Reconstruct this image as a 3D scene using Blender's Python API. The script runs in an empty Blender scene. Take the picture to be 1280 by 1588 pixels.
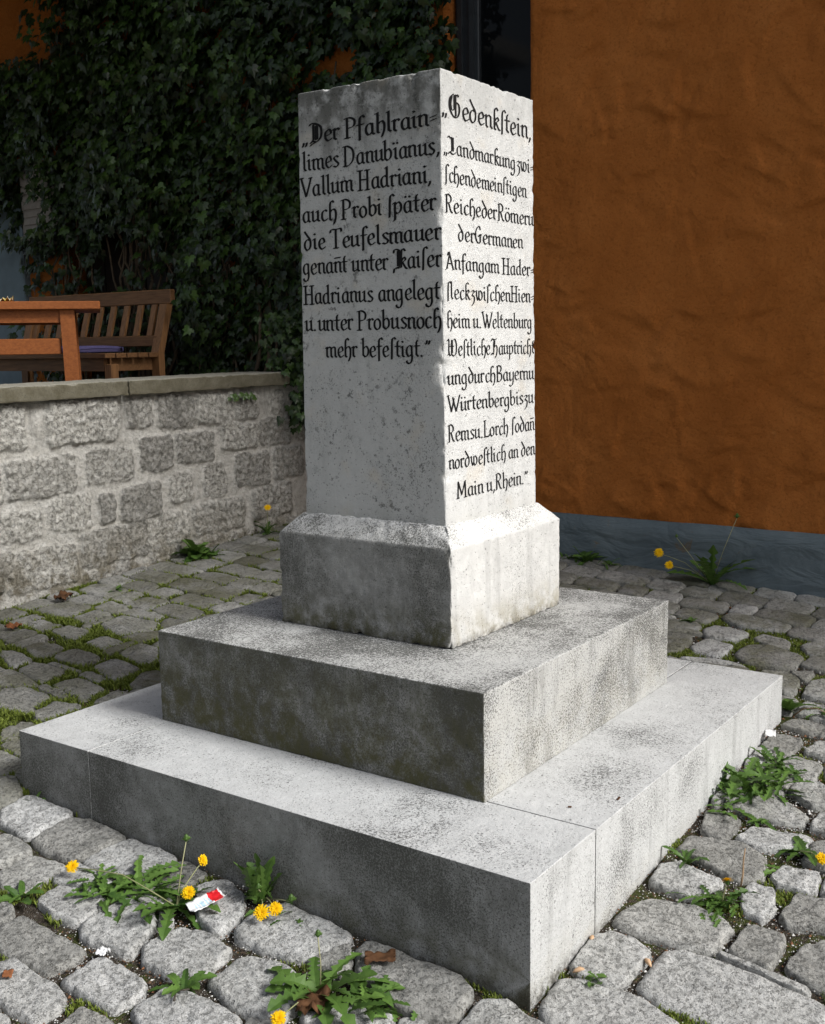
import bpy, math, random
import numpy as np
from mathutils import Vector, noise, Matrix

C = bpy.context.scene.collection
SC = bpy.context.scene
R = math.radians

# ---------------------------------------------------------------- camera
cam = bpy.data.cameras.new('camera')
cam.sensor_fit = 'HORIZONTAL'; cam.sensor_width = 36.0
cam.lens = 36.0 * 1723.2879 / 1280.0
cam.clip_start = 0.05; cam.clip_end = 3000
cam_ob = bpy.data.objects.new('camera', cam); C.objects.link(cam_ob)
yaw, pit, rol = 0.61199, -0.14969, -0.015224
fw = Vector((math.cos(yaw)*math.cos(pit), math.sin(yaw)*math.cos(pit), math.sin(pit)))
rt = fw.cross(Vector((0, 0, 1))).normalized(); up = rt.cross(fw)
r2 = rt*math.cos(rol) + up*math.sin(rol); u2 = -rt*math.sin(rol) + up*math.cos(rol)
mw = Matrix((( r2.x, u2.x, -fw.x, -2.1456), (r2.y, u2.y, -fw.y, -1.1850), (r2.z, u2.z, -fw.z, 1.5), (0, 0, 0, 1)))
cam_ob.matrix_world = mw
SC.camera = cam_ob

# ---------------------------------------------------------------- sky and sun
SUN = Vector((0.085, -0.75, 0.655)).normalized()
world = bpy.data.worlds.new('World'); SC.world = world; world.use_nodes = True
wn = world.node_tree
sky = wn.nodes.new('ShaderNodeTexSky'); sky.sky_type = 'NISHITA'; sky.sun_disc = False
sky.sun_elevation = math.asin(SUN.z); sky.sun_rotation = math.atan2(SUN.x, SUN.y)
sky.air_density = 1.0; sky.dust_density = 4.0; sky.ozone_density = 1.0
bg = wn.nodes['Background']; bg.inputs['Strength'].default_value = 0.10
hs = wn.nodes.new('ShaderNodeHueSaturation'); hs.inputs['Saturation'].default_value = .55   # thin bright cloud
wn.links.new(sky.outputs['Color'], hs.inputs['Color']); wn.links.new(hs.outputs['Color'], bg.inputs['Color'])
sl = bpy.data.lights.new('sun', 'SUN'); sl.energy = 2.9; sl.angle = R(18); sl.color = (1.0, 1.0, 0.995)
so = bpy.data.objects.new('sun', sl); C.objects.link(so); so.location = (0, -6, 9)
so.rotation_euler = (-SUN).to_track_quat('-Z', 'Y').to_euler()
SC.view_settings.view_transform = 'Standard'; SC.view_settings.look = 'None'
SC.view_settings.exposure = 0.38; SC.view_settings.gamma = 1.0

# ---------------------------------------------------------------- helpers
def ground(x, y):
    z = -.055 + .075*x + .055*y
    return max(-.6, min(z, .62))

def thing(name, label, cat, loc=(0, 0, 0), group=None):
    o = bpy.data.objects.new(name, None); C.objects.link(o); o.location = loc
    o.empty_display_size = .1
    o['label'] = label; o['category'] = cat
    if group: o['group'] = group
    return o

def wloc(o):
    v = Vector((0, 0, 0))
    while o: v += o.location; o = o.parent
    return v

def mesh_ob(name, verts, faces, mats, parent=None, smooth=False, mat_ids=None, attrs=None, loc=None, uvw=None):
    """verts in world space -> one mesh object, local to its parent."""
    V = np.array(verts, dtype=np.float64).reshape(-1, 3)
    org = np.array(wloc(parent)) if parent else np.zeros(3)
    if loc is not None: org = org*0 + np.array(loc)
    me = bpy.data.meshes.new(name)
    me.from_pydata((V-org).tolist(), [], faces if isinstance(faces, list) else faces.tolist())
    if not isinstance(mats, (list, tuple)): mats = [mats]
    for m in mats: me.materials.append(m)
    if mat_ids is not None: me.polygons.foreach_set('material_index', np.array(mat_ids, dtype=np.int32))
    if smooth: me.polygons.foreach_set('use_smooth', np.ones(len(me.polygons), dtype=bool))
    if attrs:
        for k, v in attrs.items():
            a = me.attributes.new(k, 'FLOAT', 'POINT'); a.data.foreach_set('value', np.array(v, dtype=np.float32))
    me.update()
    o = bpy.data.objects.new(name, me); C.objects.link(o)
    if parent: o.parent = parent
    elif loc is not None: o.location = loc
    return o

def tag(o, label, cat, group=None):
    o['label'] = label; o['category'] = cat
    if group: o['group'] = group
    return o

def struct(o): o['kind'] = 'structure'; return o
def stuff(o): o['kind'] = 'stuff'; return o

class MB:
    """collects shapes for one mesh"""
    def __init__(s): s.v = []; s.f = []; s.m = []; s.a = []
    def add(s, v, f, m=0, a=0.0):
        b = len(s.v); s.v += [tuple(p) for p in v]; s.f += [tuple(i+b for i in q) for q in f]
        s.m += [m]*len(f); s.a += [a]*len(v)
    def box(s, x0, x1, y0, y1, z0, z1, m=0, a=0.0, M=None, bev=0.0):
        b = bev
        if b <= 0:
            v = [(x0,y0,z0),(x1,y0,z0),(x1,y1,z0),(x0,y1,z0),(x0,y0,z1),(x1,y0,z1),(x1,y1,z1),(x0,y1,z1)]
            f = [(0,3,2,1),(4,5,6,7),(0,1,5,4),(1,2,6,5),(2,3,7,6),(3,0,4,7)]
        else:
            v = []; idx = {}
            for i in (0, 1):
                for j in (0, 1):
                    for k in (0, 1):
                        P = [(x0, x1)[i], (y0, y1)[j], (z0, z1)[k]]
                        for ax in range(3):
                            q = list(P)
                            for o_ in range(3):
                                if o_ != ax: q[o_] += b*(1, -1)[(i, j, k)[o_]]
                            idx[(i, j, k, ax)] = len(v); v.append(tuple(q))
            f = []
            for ax in range(3):
                o1, o2 = (ax+1) % 3, (ax+2) % 3
                for s_ in (0, 1):
                    loop = []
                    for (p, q) in ((0, 0), (1, 0), (1, 1), (0, 1)):
                        key = [0, 0, 0]; key[ax] = s_; key[o1] = p; key[o2] = q
                        loop.append(idx[tuple(key)+(ax,)])
                    f.append(tuple(loop if s_ else loop[::-1]))
            for ax in range(3):
                o1, o2 = (ax+1) % 3, (ax+2) % 3
                for p in (0, 1):
                    for q in (0, 1):
                        k0 = [0, 0, 0]; k0[o1] = p; k0[o2] = q; k1 = list(k0); k1[ax] = 1
                        l = [idx[tuple(k0)+(o1,)], idx[tuple(k1)+(o1,)], idx[tuple(k1)+(o2,)], idx[tuple(k0)+(o2,)]]
                        f.append(tuple(l if (p ^ q) == 0 else l[::-1]))
            for i in (0, 1):
                for j in (0, 1):
                    for k in (0, 1):
                        l = [idx[(i, j, k, 0)], idx[(i, j, k, 1)], idx[(i, j, k, 2)]]
                        f.append(tuple(l if (i+j+k) % 2 else l[::-1]))
        if M is not None: v = [tuple(M @ Vector(p)) for p in v]
        s.add(v, f, m, a)
    def tube(s, pts, rad, n=6, m=0, a=0.0, cap=True):
        pts = [Vector(p) for p in pts]; rs = rad if isinstance(rad, (list, tuple)) else [rad]*len(pts)
        v = []; f = []; ref = Vector((.3, .2, .9)).normalized()
        for i, p in enumerate(pts):
            t = (pts[min(i+1, len(pts)-1)]-pts[max(i-1, 0)])
            t = t.normalized() if t.length > 1e-9 else Vector((0, 0, 1))
            u = t.cross(ref)
            if u.length < 1e-3: u = t.cross(Vector((1, 0, 0)))
            u.normalize(); w = t.cross(u)
            for k in range(n):
                an = 2*math.pi*k/n; v.append(p+(u*math.cos(an)+w*math.sin(an))*rs[i])
        for i in range(len(pts)-1):
            for k in range(n):
                k2 = (k+1) % n; f.append((i*n+k, i*n+k2, (i+1)*n+k2, (i+1)*n+k))
        if cap: f.append(tuple(range(n))[::-1]); f.append(tuple((len(pts)-1)*n+k for k in range(n)))
        s.add(v, f, m, a)
    def build(s, name, mats, parent=None, smooth=False, **k):
        at = {'tone': s.a} if any(s.a) else None
        return mesh_ob(name, s.v, s.f, mats, parent, smooth, s.m, at, **k)

def nz(p, sc=1.0, oct_=1):
    v = Vector(p)*sc; a = 1.0; t = 0.0
    for _ in range(oct_): t += a*noise.noise(v); v = v*2.03+Vector((7.1, 3.3, 5.7)); a *= .5
    return t

# ---------------------------------------------------------------- material helpers
class Mat:
    def __init__(s, name):
        s.m = bpy.data.materials.new(name); s.m.use_nodes = True; s.t = s.m.node_tree
        s.b = s.t.nodes['Principled BSDF']
        s.geo = s.t.nodes.new('ShaderNodeNewGeometry'); s.pos = s.geo.outputs['Position']
    def lk(s, a, b):
        if isinstance(a, (int, float)): b.default_value = a
        elif isinstance(a, tuple): b.default_value = a if len(a) == 4 or b.type == 'VECTOR' else (*a, 1)
        else: s.t.links.new(a, b)
    def noise(s, scale, detail=4, rough=.55, vec=None, stretch=None, dist=0.0):
        n = s.t.nodes.new('ShaderNodeTexNoise'); n.inputs['Scale'].default_value = scale
        n.inputs['Detail'].default_value = detail; n.inputs['Roughness'].default_value = rough
        n.inputs['Distortion'].default_value = dist
        v = vec or s.pos
        if stretch:
            mp = s.t.nodes.new('ShaderNodeMapping'); mp.inputs['Scale'].default_value = stretch
            s.t.links.new(v, mp.inputs['Vector']); v = mp.outputs['Vector']
        s.t.links.new(v, n.inputs['Vector']); return n.outputs['Fac']
    def voro(s, scale, feat='F1', out='Distance', vec=None, rnd=1.0):
        n = s.t.nodes.new('ShaderNodeTexVoronoi'); n.feature = feat; n.inputs['Scale'].default_value = scale
        n.inputs['Randomness'].default_value = rnd
        s.t.links.new(vec or s.pos, n.inputs['Vector']); return n.outputs[out]
    def ramp(s, f, stops, interp='LINEAR'):
        n = s.t.nodes.new('ShaderNodeValToRGB'); n.color_ramp.interpolation = interp
        e = n.color_ramp.elements
        while len(e) < len(stops): e.new(.5)
        for el, (p, c) in zip(e, stops):
            el.position = p; el.color = (c, c, c, 1) if isinstance(c, (int, float)) else (*c, 1)
        s.lk(f, n.inputs['Fac']); return n.outputs['Color']
    def mix(s, f, a, b, mode='MIX'):
        n = s.t.nodes.new('ShaderNodeMix'); n.data_type = 'RGBA'; n.blend_type = mode
        s.lk(f, n.inputs[0]); s.lk(a, n.inputs[6]); s.lk(b, n.inputs[7]); return n.outputs[2]
    def math(s, op, a, b=0.0, c=None, clamp=False):
        n = s.t.nodes.new('ShaderNodeMath'); n.operation = op; n.use_clamp = clamp
        s.lk(a, n.inputs[0]); s.lk(b, n.inputs[1])
        if c is not None: s.lk(c, n.inputs[2])
        return n.outputs[0]
    def rng(s, v, a, b, c=0.0, d=1.0):
        n = s.t.nodes.new('ShaderNodeMapRange'); n.interpolation_type = 'SMOOTHSTEP'
        s.lk(v, n.inputs[0]); n.inputs[1].default_value = a; n.inputs[2].default_value = b
        n.inputs[3].default_value = c; n.inputs[4].default_value = d; return n.outputs[0]
    def sep(s, v):
        n = s.t.nodes.new('ShaderNodeSeparateXYZ'); s.t.links.new(v, n.inputs[0]); return n.outputs
    def attr(s, name):
        n = s.t.nodes.new('ShaderNodeAttribute'); n.attribute_name = name; return n.outputs['Fac']
    def bump(s, h, dist=.002, strength=1.0, prev=None):
        n = s.t.nodes.new('ShaderNodeBump'); n.inputs['Distance'].default_value = dist
        n.inputs['Strength'].default_value = strength; s.lk(h, n.inputs['Height'])
        if prev: s.t.links.new(prev, n.inputs['Normal'])
        return n.outputs['Normal']
    def pits(s, scale, share, size):
        v = s.t.nodes.new('ShaderNodeTexVoronoi'); v.inputs['Scale'].default_value = scale
        w = s.t.nodes.new('ShaderNodeVectorMath'); w.operation = 'ADD'
        nn = s.t.nodes.new('ShaderNodeTexNoise'); nn.inputs['Scale'].default_value = scale*.8
        m_ = s.t.nodes.new('ShaderNodeVectorMath'); m_.operation = 'SCALE'; m_.inputs['Scale'].default_value = .9/scale
        s.t.links.new(s.pos, nn.inputs['Vector']); s.t.links.new(nn.outputs['Color'], m_.inputs[0])
        s.t.links.new(s.pos, w.inputs[0]); s.t.links.new(m_.outputs[0], w.inputs[1]); s.t.links.new(w.outputs[0], v.inputs['Vector'])
        pick = s.rng(s.sep(v.outputs['Color'])[0], 1-share, 1-share+.05)
        return s.math('MULTIPLY', pick, s.rng(v.outputs['Distance'], size, size*.5))
    def done(s, color, rough=.8, normal=None, spec=.3, **kw):
        s.lk(color, s.b.inputs['Base Color']); s.lk(rough, s.b.inputs['Roughness'])
        s.b.inputs['Specular IOR Level'].default_value = spec
        if normal: s.t.links.new(normal, s.b.inputs['Normal'])
        for k, v in kw.items(): s.lk(v, s.b.inputs[k.replace('_', ' ')])
        return s.m

def plain(name, col, rough=.7, spec=.3, var=.25, scale=30):
    M = Mat(name); n = M.noise(scale, 4)
    d = tuple(c*(1-var) for c in col); l = tuple(min(1, c*(1+var)) for c in col)
    return M.done(M.ramp(n, [(.3, d), (.7, l)]), rough, spec=spec)

# limestone of the memorial: kind picks how weathered it is
def limestone(name, base, dark, speck, algae, zrange, side_dark):
    M = Mat(name); P = M.sep(M.pos); N = M.sep(M.geo.outputs['Normal'])
    big = M.noise(3.2, 5, .6); mid = M.noise(17, 5, .65); fine = M.noise(170, 3, .7); grain = M.noise(420, 2, .6)
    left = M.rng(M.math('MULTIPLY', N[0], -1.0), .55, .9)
    top = M.rng(N[2], .35, .8)
    col = M.mix(M.rng(mid, .3, .7), tuple(c*.88 for c in base), base)
    col = M.mix(M.math('MULTIPLY', M.rng(M.noise(9, 4, .6, stretch=(1, 1, .22)), .52, .75), .35), col, tuple(c*.74 for c in base))
    # lichen specks, denser where the large noise is high
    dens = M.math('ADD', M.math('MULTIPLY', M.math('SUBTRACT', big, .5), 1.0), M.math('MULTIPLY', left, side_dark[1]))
    dens = M.math('ADD', dens, M.math('MULTIPLY', top, side_dark[2]))
    sp = M.math('ADD', M.math('ADD', M.math('MULTIPLY', fine, .62), M.math('MULTIPLY', grain, .38)), M.math('MULTIPLY', dens, .42))
    spm = M.rng(sp, speck, speck+.07)
    col = M.mix(M.math('MULTIPLY', spm, .85), col, dark)
    # grey weathering plus shade painted into the left faces, with a blotchy outline
    film_shade = M.math('MULTIPLY', left, M.rng(M.math('ADD', M.math('MULTIPLY', big, .6), M.math('MULTIPLY', mid, .4)), .30, .62, .55, 1.0))
    film_shade = M.math('MULTIPLY', film_shade, M.rng(M.math('ADD', M.math('MULTIPLY', M.noise(48, 6, .8), .65), M.math('MULTIPLY', mid, .35)), .36, .54, .76, 1.03))
    col = M.mix(M.math('MULTIPLY', film_shade, side_dark[0]), col, (.088, .088, .076))
    # algae
    zlow, zhigh = zrange
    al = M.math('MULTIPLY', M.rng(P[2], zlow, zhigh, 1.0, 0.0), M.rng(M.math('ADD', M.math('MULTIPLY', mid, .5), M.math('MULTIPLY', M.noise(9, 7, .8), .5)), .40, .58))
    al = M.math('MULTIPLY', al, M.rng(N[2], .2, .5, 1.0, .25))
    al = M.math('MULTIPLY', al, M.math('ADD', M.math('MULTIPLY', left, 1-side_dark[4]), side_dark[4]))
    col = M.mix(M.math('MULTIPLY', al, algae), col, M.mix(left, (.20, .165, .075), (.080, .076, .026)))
    seam = M.math('MULTIPLY', M.rng(P[2], zlow, zlow+.035, 1.0, 0.0), M.rng(M.noise(30, 5, .7), .38, .6))  # dark foot line: grime plus contact shadow painted in
    col = M.mix(M.math('MULTIPLY', seam, .8), col, (.06, .055, .04))
    # pale worn arrises, pitting, run-off streaks
    streak = M.math('MULTIPLY', M.rng(M.noise(16, 5, .7, stretch=(1, 1, .13)), .50, .66), M.rng(N[2], .5, .2))
    col = M.mix(M.math('MULTIPLY', streak, side_dark[3]), col, (.085, .083, .075))
    pt = M.math('MAXIMUM', M.pits(150, .10, .42), M.pits(70, .05, .35))
    col = M.mix(M.math('MULTIPLY', pt, .55), col, dark)
    col = M.mix(M.math('MULTIPLY', M.rng(M.geo.outputs['Pointiness'], .53, .60), .55), col, (.64, .63, .60))
    h = M.math('ADD', M.math('MULTIPLY', fine, .6), M.math('MULTIPLY', M.noise(55, 5, .7), .8))
    n = M.bump(M.noise(28, 7, .75), .006, .8); n = M.bump(h, .0024, 1.0, n); n = M.bump(M.math('SUBTRACT', 1.0, pt), .0022, .8, n)
    return M, col, n, left, top, P, N, big, mid, fine

def m_shaft():
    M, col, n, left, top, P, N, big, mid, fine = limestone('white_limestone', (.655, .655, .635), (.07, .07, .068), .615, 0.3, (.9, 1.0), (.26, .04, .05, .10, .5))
    # black crust under the top edge and rain runs below it
    st = M.noise(11, 5, .65, stretch=(1, 1, .16))
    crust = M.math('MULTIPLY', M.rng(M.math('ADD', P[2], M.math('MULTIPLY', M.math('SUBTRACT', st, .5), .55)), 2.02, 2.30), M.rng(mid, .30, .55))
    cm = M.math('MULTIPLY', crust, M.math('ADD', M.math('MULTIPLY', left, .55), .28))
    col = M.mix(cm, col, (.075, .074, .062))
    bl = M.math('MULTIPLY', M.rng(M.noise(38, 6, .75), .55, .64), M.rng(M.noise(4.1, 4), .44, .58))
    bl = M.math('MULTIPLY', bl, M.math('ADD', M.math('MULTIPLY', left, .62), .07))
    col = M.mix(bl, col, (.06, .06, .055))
    warm = M.math('MULTIPLY', M.rng(M.noise(7, 3), .55, .75), .35)
    col = M.mix(warm, col, (.60, .52, .40))
    return M.done(col, .9, n, .15)
def m_plinth():
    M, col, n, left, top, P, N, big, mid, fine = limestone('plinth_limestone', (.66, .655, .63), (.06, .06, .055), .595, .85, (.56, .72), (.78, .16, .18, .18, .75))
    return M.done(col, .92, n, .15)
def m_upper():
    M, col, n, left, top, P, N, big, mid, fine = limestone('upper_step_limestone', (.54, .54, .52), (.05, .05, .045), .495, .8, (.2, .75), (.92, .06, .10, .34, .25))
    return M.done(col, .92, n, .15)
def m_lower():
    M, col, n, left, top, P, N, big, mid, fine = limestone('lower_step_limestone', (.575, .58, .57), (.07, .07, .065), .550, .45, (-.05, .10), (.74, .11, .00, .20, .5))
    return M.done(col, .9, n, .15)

def m_letter():
    M = Mat('black_letter_paint')
    w = M.math('ADD', M.math('MULTIPLY', M.noise(60, 5, .7), .6), M.math('MULTIPLY', M.noise(5, 3), .4))
    col = M.mix(M.rng(w, .58, .72), (.008, .0075, .0075), (.10, .095, .09))
    return M.done(col, .75, spec=.2)

def m_cobble():
    M = Mat('cobble_limestone'); P = M.sep(M.pos)
    tone = M.attr('tone'); mossy = M.attr('moss')
    a = M.noise(26, 6, .7); b = M.noise(120, 4, .7); c = M.noise(8, 4)
    col = M.ramp(a, [(.28, (.21, .212, .205)), (.46, (.39, .39, .38)), (.66, (.55, .55, .54))])
    col = M.mix(1.0, col, M.ramp(tone, [(0, (.56, .55, .52)), (.5, (.92, .91, .88)), (1, (1.2, 1.2, 1.2))]), 'MULTIPLY')
    pit = M.rng(M.math('ADD', M.math('MULTIPLY', b, .6), M.math('MULTIPLY', c, .4)), .55, .63)
    col = M.mix(M.math('MULTIPLY', pit, .6), col, (.055, .053, .045))
    col = M.mix(M.math('MULTIPLY', M.rng(M.noise(14, 5, .7), .64, .72), .5), col, (.05, .05, .045))
    g = M.math('MULTIPLY', mossy, M.rng(M.math('ADD', M.math('MULTIPLY', a, .5), M.math('MULTIPLY', M.noise(5, 3), .5)), .36, .60))
    col = M.mix(M.math('MULTIPLY', g, .8), col, (.085, .083, .030))
    rg = M.rng(M.noise(75, 6, .8), .53, .61)
    pp = M.math('MAXIMUM', M.math('MULTIPLY', rg, .8), M.math('MAXIMUM', M.pits(70, .10, .45), M.pits(150, .14, .5)))
    col = M.mix(M.math('MULTIPLY', pp, .42), col, (.06, .058, .05))
    n = M.bump(M.math('SUBTRACT', 1.0, pp), .005, .9)
    n = M.bump(M.math('ADD', M.math('MULTIPLY', b, .6), a), .008, 1.0, n)
    n = M.bump(M.noise(260, 3, .7), .0022, .9, n)
    return M.done(col, .9, n, .2)

def m_soil():
    M = Mat('joint_soil')
    v = M.voro(210, out='Color'); vs = M.sep(v)
    soil = M.ramp(M.noise(40, 5, .7), [(.3, (.022, .017, .012)), (.7, (.075, .062, .048))])
    peb = M.ramp(vs[0], [(0, (.10, .09, .08)), (.6, (.16, .14, .12)), (.9, (.42, .41, .39))])
    col = M.mix(M.math('MULTIPLY', M.rng(M.voro(210), .42, .2), M.rng(vs[1], .45, .55)), soil, peb)
    moss = M.rng(M.math('ADD', M.math('MULTIPLY', M.noise(6, 4), .6), M.math('MULTIPLY', M.noise(60, 3), .4)), .47, .57)
    col = M.mix(M.math('MULTIPLY', moss, .85), col, (.055, .068, .014))
    return M.done(col, .95, M.bump(M.math('ADD', M.voro(210), M.noise(90, 4)), .006, .9), .15)

def m_rubble():
    M = Mat('rough_limestone_blocks'); blk = M.attr('block'); P = M.sep(M.pos)
    a = M.noise(34, 6, .72); b = M.noise(130, 4, .7); big = M.noise(2.6, 3)
    mort = M.ramp(M.noise(22, 5, .65), [(.3, (.50, .48, .43)), (.7, (.66, .645, .60))])
    st = M.ramp(a, [(.28, (.27, .26, .225)), (.46, (.47, .455, .41)), (.68, (.66, .645, .60))])
    st = M.mix(1.0, st, M.ramp(M.attr('tone'), [(0, .66), (1, 1.12)]), 'MULTIPLY')
    smear = M.math('ADD', M.math('MULTIPLY', M.math('SUBTRACT', a, .5), .9), M.math('MULTIPLY', M.math('SUBTRACT', M.noise(6, 4, .6), .5), .9))
    col = M.mix(M.rng(M.math('ADD', blk, smear), .40, .72), mort, st)
    col = M.mix(M.math('MULTIPLY', M.rng(b, .55, .68), .5), col, (.12, .115, .10))
    rg = M.rng(M.noise(48, 7, .82, dist=.3), .50, .60)
    pp = M.math('MULTIPLY', M.math('MAXIMUM', rg, M.pits(110, .14, .5)), M.math('ADD', .25, M.math('MULTIPLY', blk, .65)))
    col = M.mix(M.math('MULTIPLY', pp, .58), col, (.12, .115, .095))
    low = M.math('MULTIPLY', M.rng(P[2], .25, .62, 1.0, 0.0), M.rng(M.noise(9, 5, .65), .40, .58))
    col = M.mix(M.math('MULTIPLY', low, .72), col, (.13, .105, .052))
    run = M.math('MULTIPLY', M.rng(P[2], .85, 1.25), M.rng(M.noise(8, 4, .6, stretch=(1, 1, .2)), .48, .64))
    col = M.mix(M.math('MULTIPLY', run, .55), col, (.13, .125, .11))
    n = M.bump(M.math('SUBTRACT', 1.0, pp), .006, .9)
    n = M.bump(M.math('ADD', M.math('MULTIPLY', b, .5), a), .016, 1.0, n)
    return M.done(col, .95, n, .1)

def m_coping():
    M = Mat('mossy_concrete_coping'); N = M.sep(M.geo.outputs['Normal'])
    a = M.noise(12, 6, .7); b = M.noise(110, 4, .7)
    col = M.ramp(a, [(.3, (.10, .09, .06)), (.7, (.22, .205, .16))])
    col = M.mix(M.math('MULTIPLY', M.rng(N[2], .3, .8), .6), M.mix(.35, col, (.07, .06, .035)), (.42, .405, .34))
    col = M.mix(M.math('MULTIPLY', M.rng(b, .54, .66), .55), col, (.06, .058, .045))
    return M.done(col, .95, M.bump(M.math('ADD', a, M.math('MULTIPLY', b, .5)), .006, .9), .1)

def m_stucco():
    M = Mat('orange_stucco')
    st = M.noise(5.5, 4, .55, stretch=(1, 1.0, .8), dist=.8)
    big = M.noise(1.6, 4, .6, dist=.6)
    col = M.ramp(M.noise(2.2, 6, .65), [(.28, (.40, .128, .027)), (.5, (.48, .160, .036)), (.75, (.56, .20, .050))])
    col = M.mix(M.math('MULTIPLY', M.rng(M.noise(70, 5, .75), .50, .66), .5), col, (.24, .075, .013))
    col = M.mix(M.math('MULTIPLY', M.rng(M.noise(95, 4, .75), .60, .70), .35), col, (.62, .27, .075))
    col = M.mix(M.math('MULTIPLY', M.rng(M.noise(3.1, 5, .7, dist=1.5), .64, .72), .30), col, (.50, .23, .08))
    rid = M.math('ABSOLUTE', M.math('SUBTRACT', M.noise(4.2, 5, .6, dist=1.2), .5))
    ridge = M.rng(rid, .0, .055, 1.0, 0.0)
    n = M.bump(big, .10, 1.0)
    n = M.bump(M.noise(3.4, 3, .5, stretch=(1, 1, .7), dist=.5), .02, 1.0, n)
    mask = M.rng(M.noise(1.9, 2), .50, .62)
    tr = M.noise(8.5, 3, .55, stretch=(1, .5, 1.15), dist=.7)
    n = M.bump(M.math('MULTIPLY', tr, mask), .016, 1.0, n)
    n = M.bump(M.math('MULTIPLY', ridge, M.math('SUBTRACT', 1.0, mask)), .001, .4, n)
    n = M.bump(M.noise(24, 5, .65), .014, 1.0, n)
    n = M.bump(M.noise(80, 6, .8), .009, 1.0, n)
    return M.done(col, .95, n, .1)

def m_base():
    M = Mat('grey_plinth_render')
    a = M.noise(4, 5, .6); b = M.noise(40, 5, .7)
    col = M.ramp(a, [(.3, (.105, .135, .15)), (.7, (.155, .19, .205))])
    col = M.mix(M.math('MULTIPLY', M.rng(M.noise(6.5, 6, .75, dist=.8), .60, .67), .7), col, (.17, .125, .075))
    n = M.bump(M.noise(6, 4, .5, stretch=(1, .5, 1.5), dist=1.0), .035, .9)
    return M.done(col, .85, M.bump(b, .004, .8, n), .25)

def m_wood(name, c0, c1, axis):
    M = Mat(name); s = [14, 14, 14]; s[axis] = 1.2
    g = M.noise(6, 6, .6, stretch=tuple(s), vec=None, dist=.4)
    col = M.ramp(g, [(.3, c0), (.7, c1)])
    return M.done(col, .55, M.bump(g, .001, .4), .35)

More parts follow.
